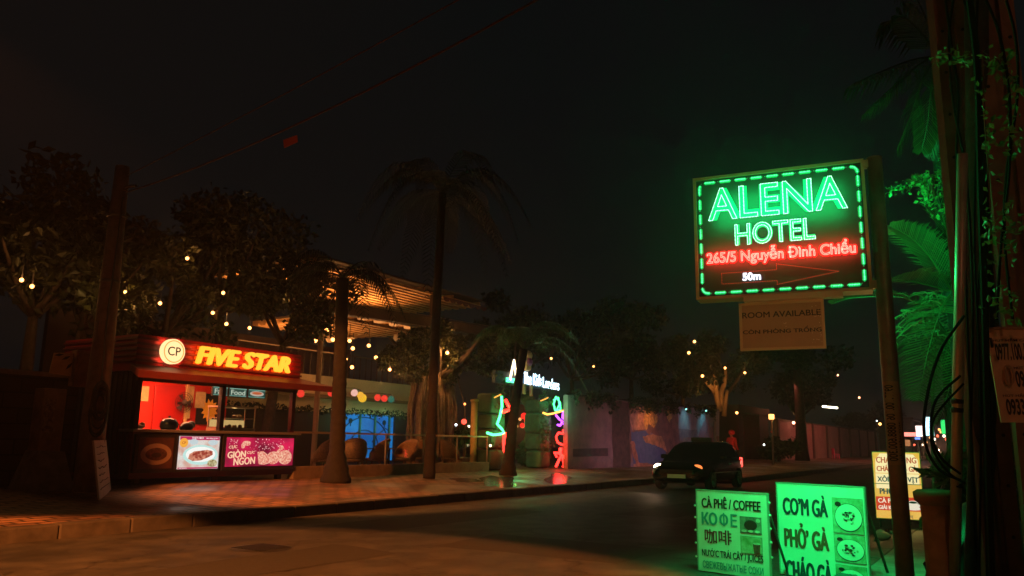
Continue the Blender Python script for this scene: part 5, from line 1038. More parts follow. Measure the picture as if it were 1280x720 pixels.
sign_face(0); sign_face(1)
ub = MB().b2((.42, -.06, -.05), (1.22, .05, .0)).build('hanger_bar', mat('hanger_bar', (.5, .42, .25), .4, .5), hs)
def sl2w(x, y, z): a = R(SA); return Vector((hs.location.x + x * math.cos(a) - y * math.sin(a), hs.location.y + x * math.sin(a) + y * math.cos(a), hs.location.z + z))
GREEN = (.006, 1.0, .2)
lamp('sign_glow_fill', 'AREA', sl2w(W_ / 2, -.12, SH * .6), 34, GREEN, sl2w(W_ / 2, -5, SH * .4), W_, size_y=.8)
lamp('sign_glow_fill', 'AREA', sl2w(W_ / 2, DEP + .12, SH * .5), 52, GREEN, sl2w(.78, DEP + 1.5, -2.4), W_, size_y=.6, spread=60)
lamp('sign_glow_fill', 'AREA', sl2w(W_ / 2, DEP + .12, SH * .7), 95, GREEN, sl2w(W_ * .9, 4, SH * .8), W_, size_y=.6, spread=75)
lamp('sign_glow_fill', 'SPOT', sl2w(W_ - .05, -.16, SH * .35), 34, GREEN, at_d(1199, 430, 5.9), .08, 120, .4, (.16, 1, 1))  # added narrow spot that gives the steel pole its green edge
lamp('sign_glow_fill', 'AREA', sl2w(W_ / 2, -.05, SH * .33) , 7.0, (1, .03, .02), sl2w(W_ / 2, 5, SH * .33), W_ * .85, size_y=.1)  # added red lamp facing the panel, imitates the halo of the address line
lamp('sign_glow_fill', 'AREA', sl2w(W_ / 2, -.10, SH * .72), 8, GREEN, sl2w(W_ / 2, 5, SH * .75), W_ * .75, size_y=.3)  # added green lamp facing the panel, imitates the halo of the letters
# post carrying it
spx = sl2w(W_ + .085, DEP / 2, 0); ps_ = thing('sign_post', 'tall brown steel post that carries the hotel sign', 'post', (spx.x, spx.y, .1))
tz = zt - .1 + .02
POSTM = mat('post_brown', (.26, .19, .14), .45, .25, var=.35, scale=5)
MB().tube([(0, 0, 0), (0, 0, tz * .5), (0, 0, tz)], [.068, .066, .062], 20).build('shaft', POSTM, ps_, True); MB().lathe([(.063, tz), (.066, tz + .01), (0, tz + .03)], n=20).build('cap', POSTM, ps_)
for z in (zb - .1 + .06, zb - .1 + SH * .98): MB().box((-.02, .08, z), (.06, .16, .07), R(SA) + R(90), .006).build('clamp', mat('clamp_steel', (.5, .36, .22), .4, .5), ps_)
stn = MB(); stm = mat('stencil_black', (.02, .015, .012), .7)
def wrap_text(s, a0, a1, z0, z1, r):       # text running up the post, wrapped round it; angle a in degrees
    vs, fs = text_faces(s, .02); q = []
    for u, v in vs:
        a = R(a0 + (a1 - a0) * (1 - v)); q.append((r * math.cos(a), r * math.sin(a), z1 - (z1 - z0) * u))
    stn.add(q, fs)
ca_ = math.degrees(math.atan2(-spx.y, -spx.x))
zA = at_r(1112, 482, spx.to_2d().length).z - .1; zB = at_r(1112, 527, spx.to_2d().length).z - .1; zC = at_r(1112, 576, spx.to_2d().length).z - .1
wrap_text('0977.100.106', ca_ - 48, ca_ + 12, zB + .01, zA, .0695); wrap_text('0888.600.300', ca_ - 48, ca_ + 12, zC, zB - .01, .0695)
wrap_text('HÚT HẦM CẦU', ca_ + 22, ca_ + 42, zC, zB - .01, .0695)
stn.build('stencilled_numbers', stm, ps_)
stk = MB(); zz0, zz1 = zC - .03, zA + .03
stk.add([(.0685 * math.cos(R(ca_ - 60 + i * 11.5)), .0685 * math.sin(R(ca_ - 60 + i * 11.5)), z) for z in (zz0, zz1) for i in range(11)], [(i, i + 1, i + 12, i + 11) for i in range(10)]); stk.build('paper_sticker', mat('sticker_tan', (.36, .20, .12), .7, var=.25, scale=9), ps_, True)
# room available board
A1, A2 = span((923, 374), (1029, 369), .70, SA); Bz = (span((925, 440), (1031, 437), .70, SA)[0].z)
rm_ = thing('vacancy_board', 'plain framed board reading ROOM AVAILABLE hung under the hotel sign', 'sign', (A1.x, A1.y, Bz), R(SA)); RH = zb - Bz - .05
MB().b2((.02, .01, .02), (.68, .04, RH - .01)).build('panel', mat('vacancy_tan', (.38, .24, .13), .6, var=.12, scale=2), rm_)
ff = MB()
for (a, b) in (((0, 0, RH - .02), (.7, .05, RH)), ((0, 0, 0), (.7, .05, .022)), ((0, 0, .022), (.022, .05, RH - .02)), ((.678, 0, .022), (.7, .05, RH - .02))): ff.b2(a, b)
ff.build('frame', mat('vacancy_frame', (.5, .36, .2), .4, .4), rm_)
MB().text('ROOM AVAILABLE', .026, .672, RH * .68, RH * .80, .008, .03).build('lettering', mat('letter_olive', (.03, .03, .012), .7), rm_); MB().text('CÒN PHÒNG TRỐNG', .026, .672, RH * .345, RH * .47, .008, .03).build('lettering', mat('letter_olive', (.03, .03, .012), .7), rm_)
ck_ = MB().use(mat('flake_white', (.8, .6, .45), .3))
for i in range(40):
    x = random.choice((random.gauss(.625, .012), random.gauss(.66, .01), random.gauss(.60, .02))) if i > 6 else random.gauss(.38, .01); z = random.uniform(.1, .95) * RH if i > 6 else random.gauss(.52, .03) * RH
    if .03 < x < .675 and .03 < z < RH - .03: ck_.disc(x, z, random.uniform(.001, .0028), random.uniform(.002, .006), .0055, .009, 6)
ck_.build('flakes', None, rm_)
lamp('board_fill', 'SPOT', (3.2, .3, 1.0), 80, (1, .46, .18), (A1.x, A1.y - .3, Bz + .2), .2, 22, .7)  # added spot without a fixture, brightens the vacancy board

# ------------------------------------------------------------ sandwich boards
WB = mat('board_white', (.72, .74, .66), .6, var=.10, scale=3); BK = mat('print_black', (.015, .015, .015), .6); TL = mat('print_teal', (.01, .25, .28), .6); BR = mat('print_brown', (.35, .06, .03), .6); DKR = mat('print_maroon', (.25, .02, .03), .6)
def board(pl, pr, W, ang, name, label, H=1.0, grp='sandwich boards under the hotel sign'):
    a, b = span(pl, pr, W, ang); t = thing(name, label, 'menu board', (a.x, a.y, 0), R(ang), grp); H = (a.z + b.z) / 2
    MB().b2((0, 0, .01), (W, .025, H), .004).build('panel', WB, t)
    e = MB(); e.b2((-.012, -.004, .01), (0, .03, H)).b2((W, -.004, .01), (W + .012, .03, H)).b2((-.012, -.004, H), (W + .012, .03, H + .012)); e.build('edge', mat('board_edge', (.3, .34, .28), .5), t)
    for x in (.05, W - .05):
        MB().b2((x - .015, .03, 0), (x + .015, .055, H - .02)).build('leg', mat('leg_steel', (.12, .1, .08), .6, .4), t); MB().tube([(x, .05, H - .05), (x, .5, .0)], .014, 6).build('leg', mat('leg_steel', (.12, .1, .08), .6, .4), t)
    return t, H
def noise_pic(t, x0, x1, z0, z1, c1, c2, sc_=14): return MB().b2((x0, -.004, z0), (x1, -.0015, z1)).build('picture', mat('pic%.2f%.2f' % (x0, z0), c1, .5, col2=c2, scale=sc_), t)
W1 = .80
b1, H1 = board((871, 612), (958, 619), W1, -103, 'menu_board', 'green lit drinks menu board headed CÀ PHÊ / COFFEE')
s = W1 / .455 * .001 * 1000 / 1000
def X(zx): return (zx - 104) / 455 * W1            # zoomed photo columns to board x
def Z(zy): return H1 - (zy - 110) / 455 * W1 * 1.02
tx = MB()
tx.use(BK).text('CÀ PHÊ / COFFEE', X(135), X(522), Z(205), Z(138), -.003, .035)
tx.use(TL).text('КО', X(132), X(240), Z(300), Z(232), -.003, .06).text('О', X(252), X(312), Z(296), Z(236), -.003, .06).b2((X(278), -.0052, Z(302)), (X(288), -.003, Z(228))).text('Е', X(326), X(370), Z(300), Z(232), -.003, .038)
tx.use(DKR).text('咖啡', X(150), X(330), Z(405), Z(325), -.003, .02)
tx.use(BK).text('NƯỚC TRÁI CÂY / JUICES', X(128), X(524), Z(490), Z(432), -.003, .02)
tx.use(TL).text('СВЕЖЕВЫЖАТЫЕ СОКИ', X(132), X(522), Z(545), Z(505), -.003, .015)
tx.use(DKR).text('果汁', X(135), X(230), Z(640), Z(585), -.003, .015)
tx.build('print', None, b1)
def pic(t, x0, x1, z0, z1, fn):
    m = MB().use(mat('pic_ground', (.06, .07, .06), .5, col2=(.3, .3, .26), scale=9)).b2((x0, -.004, z0), (x1, -.0012, z1)); fn(m, x0, x1, z0, z1); return m.build('picture', None, t)
PD = mat('pic_dark', (.02, .02, .02), .5); PL_ = mat('pic_light', (.65, .66, .58), .5, col2=(.35, .36, .3), scale=12); PR_ = mat('pic_red', (.35, .07, .05), .5, col2=(.12, .03, .03), scale=20); PG_ = mat('pic_green', (.16, .26, .10), .5, col2=(.5, .52, .4), scale=10)
def cups(m, x0, x1, z0, z1):
    w_ = x1 - x0; h_ = z1 - z0; m.use(PD).disc(x0 + w_ * .5, z0 + h_ * .5, w_ * .3, h_ * .3, -.006, -.0045).use(PL_)
    for q in (.2, .5, .8): m.disc(x0 + w_ * q, z0 + h_ * .15, w_ * .12, h_ * .08, -.0075, -.0062, 10)
    m.disc(x0 + w_ * .85, z0 + h_ * .8, w_ * .1, h_ * .12, -.0055, -.0045, 10)
def glassp(m, x0, x1, z0, z1):
    w_ = x1 - x0; h_ = z1 - z0; m.use(PG_).b2((x0 + .004, -.0055, z0 + .004), (x1 - .004, -.0045, z1 - .004)).use(PR_).plate([(x0 + w_ * .62, z0 + .01), (x0 + w_ * .88, z0 + .01), (x0 + w_ * .92, z0 + h_ * .6), (x0 + w_ * .58, z0 + h_ * .6)], -.008, -.006).use(PL_).disc(x0 + w_ * .75, z0 + h_ * .62, w_ * .17, h_ * .06, -.0095, -.0082, 12)
def fruit(m, x0, x1, z0, z1):
    m.use(PL_).b2((x0 + .004, -.0055, z0 + .004), (x1 - .004, -.0045, z1 - .004)).use(PR_)
    for q in range(9): m.disc(x0 + (x1 - x0) * (.12 + .1 * q), z0 + (z1 - z0) * (.55 + .2 * math.sin(q * 1.9)), .022, .022, -.008 - q * .0003, -.006 - q * .0003, 10)
pic(b1, X(386), X(522), Z(330), Z(238), cups); pic(b1, X(386), X(522), Z(440), Z(345), glassp); pic(b1, X(245), X(375), Z(700), Z(580), fruit); pic(b1, X(388), X(528), Z(700), Z(596), glassp)
bl = MB().use(mat('bulb_off', (.6, .6, .5), .3))
for z in (.08, .2, .33, .46, .6): bl.ball((-.03, .0, H1 - z - .08), .012, 8); bl.ball((W1 + .03, .0, H1 - z), .012, 8)
bl.build('edge_bulb', None, b1)
W2 = .95
b2_, H2 = board((971, 603), (1079, 611), W2, -110, 'menu_board', 'green lit food menu board headed CƠM GÀ')
def X2(zx): return (zx - 610) / 570 * W2
def Z2(zy): return H2 - (zy - 75) / 570 * W2 * .98
tx = MB(); tx.use(mat('print_navy', (.02, .04, .06), .6)).text('CƠM GÀ', X2(645), X2(952), Z2(262), Z2(135), -.003, .038); tx.use(BR).text('PHỞ GÀ', X2(645), X2(948), Z2(460), Z2(312), -.003, .038); tx.use(mat('print_navy', (.02, .04, .06), .6)).text('CHÁO GÀ', X2(645), X2(958), Z2(660), Z2(512), -.003, .038)
tx.build('print', None, b2_)
def plate_pic(c):
    def f(m, x0, x1, z0, z1):
        w_ = x1 - x0; h_ = z1 - z0; cx_, cz_ = x0 + w_ * .52, z0 + h_ * .45
        m.use(PG_).b2((x0 + .003, -.0055, z0 + .003), (x1 - .003, -.0045, z1 - .003)).use(PD).disc(cx_, cz_, w_ * .45, h_ * .40, -.0065, -.0058).use(mat('plate_white', (.75, .76, .7), .5)).disc(cx_, cz_ + .003, w_ * .43, h_ * .375, -.0078, -.0068)
        for q in range(26):
            a = random.random() * 6.28; r_ = random.random() ** .6; m.use((PD, PR_, PG_, BK)[q % 4]).disc(cx_ + w_ * .25 * r_ * math.cos(a), cz_ + h_ * .2 * r_ * math.sin(a), random.uniform(.006, .02), random.uniform(.004, .012), -.0085 - q * .0002, -.008 - q * .0002, 8)
        m.use(PD).disc(x0 + w_ * .2, z0 + h_ * .82, w_ * .1, h_ * .07, -.0075, -.006, 12)
    return f
for (za, zb_) in ((345, 140), (510, 352), (670, 525)): pic(b2_, X2(980), X2(1172), Z2(za), Z2(zb_), plate_pic(0))

# ------------------------------------------------------------ yellow light box
YA = -85; yl, yr = span((1089, 564), (1150, 565), .68, YA); yb_ = span((1092, 648), (1154, 652), .68, YA)[0].z
ys = thing('yellow_lightbox', 'yellow lit street food light box partly hidden by the sign post', 'sign', (yl.x, yl.y, .1), R(YA)); z0 = yb_ - .1; z1 = (yl.z + yr.z) / 2 - .1; YW = .68; YH = z1 - z0
MB().b2((0, 0, z0), (YW, .16, z1), .006).build('casing', mat('casing_dark', (.25, .2, .08), .5), ys)
yf = MB().use(lit_noise('lit_yellow', (.95, .5, .06), (1, .62, .14), 1.5, .8)).b2((.015, -.006, z0 + .015), (YW - .015, -.001, z1 - .015))
yf.use(E1('cream_panel', (1, .82, .42), .95)).plate([(.04, z1 - .32 * YH), (.64, z1 - .32 * YH), (.64, z1 - .12 * YH), (.58, z1 - .04 * YH), (.12, z1 - .03 * YH), (.05, z1 - .12 * YH)], -.009, -.0065).b2((.04, -.009, z1 - .48 * YH), (.64, -.0065, z1 - .33 * YH)).b2((.04, -.009, z0 + .55 * YH), (.4, -.0065, z0 + .45 * YH))
yf.use(E1('box_red', (.75, .04, .02), .8)).b2((.02, -.0095, z0 + .13 * YH), (YW - .02, -.0065, z0 + .33 * YH))
yf.build('lit_face', None, ys)
tx = MB(); tx.use(E1('box_text_red', (.65, .05, .02), .7)).text('CHÁO LÒNG', .06, .62, z1 - .17 * YH, z1 - .06 * YH, -.0105, .03).text('CHÁO VỊT - GÀ', .06, .62, z1 - .315 * YH, z1 - .2 * YH, -.0105, .03)
tx.use(E1('box_text_blue', (.01, .08, .12), .5)).text('XÔI - GỎI VỊT', .06, .63, z1 - .47 * YH, z1 - .35 * YH, -.0105, .03).text('PHỞ', .08, .3, z0 + .37 * YH, z0 + .48 * YH, -.0105, .04)
tx.use(E1('box_text_white', (1, .9, .7), .9)).text('CÀ PHÊ', .05, .33, z0 + .24 * YH, z0 + .32 * YH, -.0105, .03).text('GIẢI KHÁT', .05, .36, z0 + .145 * YH, z0 + .22 * YH, -.0105, .03)
tx.use(E1('cup_cream', (1, .9, .7), .8)).disc(.53, z0 + .22 * YH, .095, .055, -.0115, -.0097).disc(.53, z0 + .17 * YH, .12, .025, -.0112, -.0097).disc(.53, z0 + .255 * YH, .08, .03, -.0135, -.012).use(E1('cup_dark', (.02, .04, .03), .4)).disc(.53, z0 + .26 * YH, .055, .017, -.0155, -.014)
tx.use(E1('box_text_blue', (.01, .08, .12), .5)).text('CAFE', .40, .52, z0 + .03 * YH, z0 + .07 * YH, -.0105, .02); tx.build('print', None, ys)
MB().b2((0, -.012, z0 + .515 * YH), (YW, 0, z0 + .525 * YH)).build('divider', mat('casing_dark', (.25, .2, .08), .5), ys)
for x in (.06, YW - .06): MB().tube([(x, .08, z0), (x, .08, 0)], .02, 6).build('leg', MBLK, ys)
lamp('lightbox_glow', 'AREA', Vector((yl.x, yl.y, 0)) + Vector((-.12, -.34, .75)), 5, (1, .6, .15), (yl.x - 3, yl.y - .6, 0), .6, size_y=.9)
# debris along the near kerb
rbm = MB()
for i in range(140):
    x = random.uniform(8, 17); rbm.box((x, 1.68 + random.gauss(0, .09), .015), (random.uniform(.02, .09), random.uniform(.02, .06), random.uniform(.015, .04)), random.random() * 3)
tag(rbm.build('gutter_litter', mat('litter', (.35, .3, .24), .9, var=.6, scale=9)), 'scattered rubble and litter along the near gutter', 'litter', kind='stuff')
sb = at_z(1103, 674, .1); sbg = tag(MB().ball((0, 0, .04), .11, 9, (1.3, 1, .55)).ball((.1, .03, .05), .07, 8).build('litter_bag', mat('bag_pale', (.55, .5, .42), .6), None, True, (sb.x, sb.y, .1)), 'pale crumpled bag on the ground at the foot of the yellow light box', 'bag')

# ------------------------------------------------------------ right edge: poles, bin, board, vines
PT = mat('h_pole_concrete', (.20, .10, .07), .85, var=.4, scale=4, bump=.3)
def hpole(px, d, label, rz, w_=.34):
    p = at_d(px, 560, d); t = thing('utility_pole', label, 'utility pole', (p.x, p.y, .05), rz, 'concrete poles at the right edge'); m = MB()
    m.b2((-w_ / 2, -.10, 0), (-w_ / 2 + .10, .10, 9)).b2((w_ / 2 - .10, -.10, 0), (w_ / 2, .10, 9)).b2((-w_ / 2 + .1, -.05, 0), (w_ / 2 - .1, .05, 9)); m.build('shaft', PT, t)
    h_ = MB()
    for i in range(22): h_.disc(-w_ / 2 + .05, .6 + i * .38, .014, .014, -.104, -.1005, 10); h_.disc(w_ / 2 - .05, .6 + i * .38, .014, .014, -.104, -.1005, 10)
    h_.build('bolt_hole', mat('hole_black', (.008, .008, .008), .9), t); return t, p
pA, pAp = hpole(1236, 6.3, 'concrete pole with cables and a vine, behind the thin steel pole', R(-72), .26)
pB, pBp = hpole(1298, 5.75, 'concrete pole at the right frame edge carrying the phone number board', R(-82), .28)
tsp = at_d(1199, 560, 5.9); ts = thing('steel_pole', 'thin pale steel pole catching green light on its left edge', 'pole', (tsp.x, tsp.y, .05)); MB().tube([at_d(1193, 740, 5.9) - ts.location, at_d(1198, 450, 5.9) - ts.location, at_d(1203, 192, 5.9) - ts.location], [.040, .038, .036], 16).build('tube', mat('steel_pale', (.42, .34, .28), .4, .35, var=.25, scale=6), ts, True)
bnd = MB()
for py in (505, 516, 610): q = at_d(1196.5, py, 5.9) - ts.location; bnd.lathe([(.041, 0), (.046, .01), (.046, .03), (.041, .04)], tuple(q), n=14)
bnd.build('tie_band', MBLK, ts)
ts.location.z = ts.location.z
# black cable bundles
def cable(pxs, d, label, r=.012, grp='black cables on the right poles'): return tag(MB().tube([at_d(px, py, d + dd) for px, py, dd in pxs], r, 5).build('hanging_cable', mat('cable_matt', (.008, .008, .008), .95, spec=.1)), label, 'cable', grp)
def smooth(p, n=6):
    out = []; p = [np.array(q, float) for q in p]
    for i in range(len(p) - 1):
        a, b, c, d_ = p[max(i - 1, 0)], p[i], p[i + 1], p[min(i + 2, len(p) - 1)]
        for t in np.linspace(0, 1, n, endpoint=False): out.append(tuple(.5 * ((2 * b) + (-a + c) * t + (2 * a - 5 * b + 4 * c - d_) * t * t + (-a + 3 * b - 3 * c + d_) * t ** 3)))
    out.append(tuple(p[-1])); return out
cable(smooth([(1205, 395, 0), (1175, 440, -.2), (1158, 500, -.3), (1156, 550, -.3), (1172, 585, -.2), (1200, 600, 0)]), 5.4, 'large black cable loop hanging left of the thin steel pole', .010)
cable(smooth([(1200, 470, 0), (1170, 500, -.2), (1164, 540, -.3), (1176, 572, -.2), (1200, 592, 0)]), 5.45, 'smaller inner black cable loop left of the thin steel pole', .009)
cable(smooth([(1204, 480, 0), (1168, 522, -.2), (1166, 560, -.3), (1185, 590, -.2), (1206, 604, 0)]), 5.35, 'lowest black cable loop left of the thin steel pole', .008)
for i, (xs) in enumerate((([(1182, 0), (1190, 60), (1198, 120), (1196, 210), (1206, 330), (1212, 480), (1218, 640)]), ([(1192, 0), (1186, 50), (1192, 130), (1208, 220), (1216, 380), (1214, 560), (1222, 720)]), ([(1205, 0), (1215, 40), (1221, 140), (1218, 300), (1226, 500), (1224, 720)]), ([(1222, 0), (1220, 120), (1228, 260), (1222, 400), (1230, 560), (1234, 720)]), ([(1233, 0), (1250, 45), (1262, 120), (1262, 210), (1252, 300), (1246, 400)]), ([(1258, 0), (1270, 50), (1272, 120), (1258, 220), (1256, 300), (1266, 400)]), ([(1212, 0), (1222, 90), (1226, 240), (1232, 420), (1236, 600), (1240, 720)]))):
    cable(smooth([(x, y, .12 * math.sin(i + y * .01)) for x, y in xs]), 5.1 if i > 3 else 6.0, ['black cable crossing the left concrete pole diagonally', 'black cable bending down the middle of the left concrete pole', 'black cable down the right edge of the left concrete pole', 'black cable in the gap between the two concrete poles', 'black cable looping over the bolt holes of the right concrete pole', 'black cable close to the right frame edge', 'thick black cable between the poles, right of the bundle'][i], .009 if i < 6 else .022)
DBK = tag(MB().tube([at_d(1226, 720, 6.3), at_d(1228, 560, 6.3), at_d(1226, 360, 6.3), at_d(1222, 160, 6.3), at_d(1220, -20, 6.3)], [.12, .10, .09, .085, .085], 10).build('dead_trunk', mat('dead_trunk', (.05, .035, .03), .95, var=.5, scale=6, bump=.8), None, True), 'dark vine choked trunk between the two concrete poles', 'tree trunk')
# phone number board
q0, q1 = span((1246, 470), (1292, 468), .212, -74); pbt = thing('phone_board', 'tan board with painted phone numbers on the right concrete pole', 'sign', (q0.x, q0.y, at_r(1252, 528, q0.to_2d().length).z), R(-74)); BH = at_r(1240, 412, q0.to_2d().length).z - pbt.location.z
D0 = math.tan(.05)
KS = .225 / .40
def sh_(x, z): return ((x - .055 * z / BH * 1.2) * KS, z)
pn = MB(); pn.plate([sh_(0, 0), sh_(.46, 0), sh_(.46, BH), sh_(0, BH)], 0, .02); pn.build('panel', mat('phone_tan', (.62, .40, .28), .75, var=.15, scale=3), pbt)
MB().plate([sh_(-.01, BH), sh_(.47, BH), sh_(.47, BH + .015), sh_(-.01, BH + .015)], -.01, .03).build('top_edge', mat('phone_edge', (.3, .17, .1), .6), pbt)
tx = MB().use(mat('phone_black', (.03, .015, .015), .7))
def ptxt(s, x0, x1, a, b, bo): 
    vs, fs = text_faces(s, bo); tx.add([(sh_(x0 + u * (x1 - x0), BH * (a + (b - a) * v))[0], -.003, BH * (a + (b - a) * v)) for u, v in vs], fs)
ptxt('HÚT HẦM CẦU', .05, .44, .865, .905, .01); ptxt('0977.100.106', .06, .60 - .15, .66, .85, .03); ptxt('HÚT HẦM', .22, .44, .565, .61, .01); ptxt('09', .22, .31, .37, .55, .03); ptxt('HÚT HẦM CẦU', .06, .44, .27, .31, .01); ptxt('0933.200', .075, .44, .075, .25, .03)
tx.add([(x, -.003, z) for x, z in (sh_(.02, BH * .80), sh_(.045, BH * .80), sh_(.045, BH * .91), sh_(.02, BH * .91))], [(0, 1, 2, 3)]); tx.build('painted_numbers', None, pbt)
kn = MB().tube(smooth([(0.057, -.012, BH * .40), (0.046, -.02, BH * .45), (0.046, -.02, BH * .56), (0.063, -.012, BH * .6), (0.082, -.02, BH * .56), (0.085, -.02, BH * .44), (0.068, -.02, BH * .40)]), .008, 5); kn.build('wire_loop', mat('wire_pale', (.4, .25, .16), .5), pbt)
# bin
bp2 = at_d(1176, 716, 6.0); bp2.z = .1; d2 = 6.0; binr = .10
bn_ = thing('rubbish_bin', 'tall orange brown bin with a flared lid beside the thin pole', 'bin', (bp2.x, bp2.y, .1)); bh = at_d(1178, 622, d2).z - .1
MB().lathe([(0, 0), (binr * .88, 0), (binr * .95, .03), (binr, bh * .8), (binr * 1.05, bh * .9), (binr * 1.05, bh), (binr * .95, bh), (binr * .9, bh * .5), (0, .05)], n=24).build('drum', mat('bin_rust', (.42, .22, .11), .75, var=.35, scale=5), bn_, True)
MB().lathe([(binr * 1.02, bh * .92), (binr * 1.45, bh * .97), (binr * 1.5, bh + .03), (binr * 1.2, bh + .05), (0, bh + .06)], n=24).build('lid', mat('bin_lid', (.30, .17, .10), .6, var=.3, scale=5), bn_, True)
# covered motorbike in the dark corner
cm = at_d(1242, 720, 7.2); cvr = thing('covered_motorbike', 'dark tarpaulin covered motorbike in the lower right corner', 'motorbike', (cm.x, cm.y, .05), R(-60))
cvb = MB(); vs = []; nx, ny = 16, 12
for i in range(nx + 1):
    for j in range(ny + 1):
        u = i / nx; a = math.pi * j / ny; prof_ = .62 + .22 * math.exp(-((u - .3) / .12) ** 2) - .1 * abs(u - .5); hw = .26 + .05 * math.sin(j * 2.1 + i)
        vs.append((-.5 + 1.3 * u, -hw * math.cos(a) * (1 + .1 * math.sin(i * 1.7)), max(0.02, prof_ * math.sin(a) ** .55 * (1 - .5 * abs(2 * u - 1) ** 6))))
cvb.add(vs, [(i * (ny + 1) + j, i * (ny + 1) + j + 1, (i + 1) * (ny + 1) + j + 1, (i + 1) * (ny + 1) + j) for i in range(nx) for j in range(ny)]); cvb.build('tarpaulin', mat('tarp_black', (.015, .014, .014), .5), cvr, True)
for x in (-.35, .62): MB().tube([(x + .2 * math.cos(a), 0, .22 + .2 * math.sin(a)) for a in [2 * math.pi * i / 16 for i in range(17)]], .04, 6).build('wheel', TYRE, cvr)
# palm behind the sign post: fronds from pixel traced curves at their own depth
pc_ = at_d(1190, 370, 10.4)
def wild_palm(label, foot, fr, ll, n=26, up=.0, hang=.6, w=.018, trunk=True, tr=.07):
    t = thing('palm_tree', label, 'palm tree', foot, 0, 'green lit palms behind the hotel sign'); f = Vector(foot)
    c = fr[0][0] - f
    if trunk: MB().tube(bez((0, 0, 0), (c.x * .3, c.y * .3, c.z * .6), c, 20), [tr * (1.1 + .08 * (i % 2)) for i in range(21)], 10).build('trunk', PBARK, t, True)
    for pts in fr:
        pp3 = [p - f for p in pts]; sm = [Vector(q) for q in smooth(pp3, 5)]
        frond(sm, ll * random.uniform(.85, 1.1), n, up, w, hang, mb=(m := MB()), rr=.016, spread=.75); m.build('frond', LEAF2, t)
    return t
def P(px, py, d): return at_d(px, py, d)
c1 = (1190, 365, 10.3)
wild_palm('green lit palm with a broad upright frond right behind the hotel sign post', (pc_.x, pc_.y, .05), [
    [P(*c1), P(1165, 325, 10.2), P(1140, 298, 10.1), P(1112, 282, 10.0)],
    [P(*c1), P(1160, 356, 10.1), P(1130, 351, 9.9), P(1098, 356, 9.7)],
    [P(*c1), P(1185, 300, 10.4), P(1170, 250, 10.6), P(1140, 225, 10.7)],
    [P(*c1), P(1165, 385, 10.5), P(1130, 372, 10.9), P(1070, 372, 11.2), P(1040, 380, 11.4)],
    [P(*c1), P(1175, 390, 10.0), P(1160, 440, 10.1), P(1148, 500, 10.2)],
    [P(*c1), P(1195, 420, 10.2), P(1188, 480, 10.3), P(1170, 530, 10.4)],
    [P(*c1), P(1215, 320, 10.6), P(1235, 300, 10.9), P(1260, 320, 11.0)]], .62, 44, .45, .35, .011)
c2 = (1172, 70, 10.6); foot2 = at_d(1188, 560, 11.0)
wild_palm('taller palm whose drooping fronds hang at the top right', (foot2.x, foot2.y, .05), [
    [P(*c2), P(1140, 75, 10.3), P(1100, 90, 10.0), P(1066, 105, 9.8)],
    [P(*c2), P(1150, 80, 10.2), P(1120, 105, 10.1), P(1082, 140, 10.0)],
    [P(*c2), P(1155, 95, 10.2), P(1140, 140, 10.2), P(1122, 185, 10.2)],
    [P(*c2), P(1165, 100, 10.2), P(1160, 150, 10.2), P(1152, 190, 10.3)],
    [P(*c2), P(1150, 40, 10.5), P(1125, 20, 10.5), P(1104, 40, 10.5)],
    [P(*c2), P(1160, 30, 10.7), P(1140, -10, 10.8), P(1110, -30, 10.9)],
    [P(*c2), P(1200, 50, 10.8), P(1230, 60, 11.0), P(1255, 110, 11.1)]], .60, 40, .0, .8, .012)
# twiggy yellow green plant under the fronds
tp = at_d(1160, 560, 10.8); tw_ = thing('twiggy_shrub', 'yellowish twiggy shrub hanging between the sign post and the steel pole', 'shrub', (tp.x, tp.y, .05)); f_ = Vector(tw_.location); sm_ = MB(); tl_ = MB()
root = at_d(1178, 560, 10.6) - f_; top = at_d(1172, 372, 10.4) - f_; sm_.tube(bez((0, 0, 0), ((top.x) * .2, top.y * .2, top.z * .6), top, 10), .02, 6)
for i in range(26):
    a = top + Vector((random.uniform(-.1, .1), random.uniform(-.1, .1), random.uniform(-.5, .05))); e_ = at_d(random.uniform(1102, 1180), random.uniform(365, 432), random.uniform(10.0, 10.6)) - f_; cv = bez(a, (a + e_) / 2 + Vector((0, 0, .12)), e_, 6); tl_.tube(cv, [.009] * 7, 4)
    for j in range(2, 7):
        d_ = Vector((random.uniform(-.1, .1), random.uniform(-.15, .15), random.uniform(-.12, .05))); tl_.tube([cv[j], cv[j] + d_ * .5 + Vector((0, 0, .02)), cv[j] + d_], .007, 4)
sm_.build('stem', BARK, tw_); tl_.build('twigs', mat('twig_yellow', (.10, .09, .03), .7), tw_)
lamp('yellow_spill', 'SPOT', (12.6, 1.3, .9), 60, (1, .6, .15), at_d(1150, 400, 10.4), .15, 34, .7)
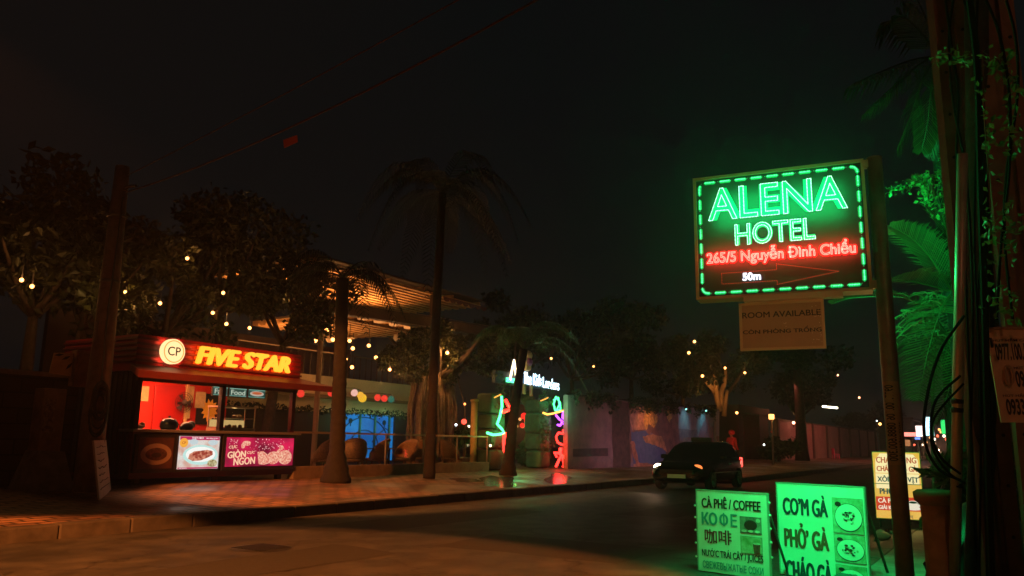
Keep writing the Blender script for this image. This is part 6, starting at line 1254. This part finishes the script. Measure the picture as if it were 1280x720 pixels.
# climbing vine with bright leaves
vn = thing('climbing_vine', 'leafy vine trailing from the concrete pole to the sign post', 'vine', at_d(1185, 220, 8.6)); f_ = Vector(vn.location); vs_ = MB(); lv = []
def vine_line(pxs, d, dens, spread):
    pts = [at_d(px, py, d + dd) - f_ for px, py, dd in smooth(pxs, 8)]; vs_.tube(pts, .005, 4)
    for p in pts:
        for k2 in range(dens): lv.append(tuple(p + Vector((random.gauss(0, spread), random.gauss(0, spread), random.gauss(-.02, spread)))))
vine_line([(1110, 235, 0), (1130, 232, 0), (1150, 225, .1), (1175, 215, .1), (1195, 205, 0)], 8.3, 4, .035); vine_line([(1185, 190, 0), (1178, 215, -.1), (1172, 240, -.1), (1178, 268, -.1)], 8.3, 5, .04); vine_line([(1158, 215, 0), (1160, 235, 0), (1155, 250, 0)], 8.3, 5, .03); vine_line([(1170, 68, 0), (1185, 66, -.1), (1200, 72, -.1), (1218, 66, -.1)], 5.75, 2, .03); vine_line([(1228, 62, 0), (1230, 120, 0), (1235, 200, 0), (1240, 300, 0), (1246, 380, .0)], 5.1, 2, .025); vine_line([(1245, 72, 0), (1254, 85, 0), (1270, 100, 0)], 5.0, 3, .02)
for i in range(500): px = random.gauss(1258, 16); py = random.uniform(60, 400); lv.append(tuple(at_d(px, py, 5.05 + random.uniform(-.1, .1)) - f_)) if math.sin(py * .05) + math.sin(px * .2) > .3 else None
vs_.build('stems', BARK, vn); leaf_mesh('leaves', leaf_mat('vine_leaves', (.05, .13, .03), (.12, .26, .08)), lv, .032, vn, 1.6)
# undergrowth in dark corner
ug = thing('undergrowth_shrub', 'dark weedy undergrowth beside the tarpaulin covered motorbike', 'shrub', (*at_d(1235, 600, 8.8).xy, .05)); leaf_mesh('foliage', LEAF2, blob_pts((0, 0, .9), .65, 900, 10, 1.1)[0], .06, ug, 3.5); MB().tube([(0, 0, 0), (0, 0, .9)], .03, 6).build('stem', BARK, ug)
# overhead cables
end = Vector((2.6, 1.2, 8.2))
def sag(a, b, s, n=24): return [Vector(a).lerp(Vector(b), i / n) - Vector((0, 0, s * 4 * (i / n) * (1 - i / n))) for i in range(n + 1)]
a0 = Vector((8.75, 14.45, 6.0))
CB = mat('overhead_cable', (.10, .045, .03), .6)
e1 = at_d(655, -36, 9.5); e1b = a0 + (e1 - a0) * 1.6
tag(MB().tube(sag(a0, e1b, .50), .014, 5).build('overhead_cable', CB), 'overhead cable with the red tag rising from the concrete utility pole', 'cable', 'overhead cables across the street')
e2 = at_d(610, 0, 9.8); e2b = a0 + Vector((0, 0, .3)) + (e2 - a0) * 1.6
tag(MB().tube(sag(a0 + Vector((0, 0, .35)), e2b, .1), .009, 5).build('overhead_cable', CB), 'thinner upper overhead cable above the tagged one', 'cable', 'overhead cables across the street')
fl_a, fl_b = at_d(354.5, 175, 12.6), at_d(371.5, 169, 12.3); fl_c, fl_d = at_d(372.5, 177.5, 12.3), at_d(356, 185, 12.6)
fm_ = MB().add([fl_a, fl_b, fl_c, fl_d] , [(0, 1, 2, 3)]); ctr = (fl_a + fl_c) / 2
fm_.v = [tuple(Vector(v) - ctr) for v in fm_.v]; lamp('offframe_orange_spot', 'SPOT', (2.0, 3.0, 4.5), 90, (1.0, 0.2, 0.06), ctr, 0.1, 9, 0.8)  # added unseen spot that brightens the red tag, not a street lamp
fo = fm_.build('cable_tag', mat('tag_red', (.55, .12, .06), .7), None, False, ctr); fo.modifiers.new('t', 'SOLIDIFY').thickness = .01
tag(fo, 'small red rectangular tag hanging on the overhead cable', 'tag')
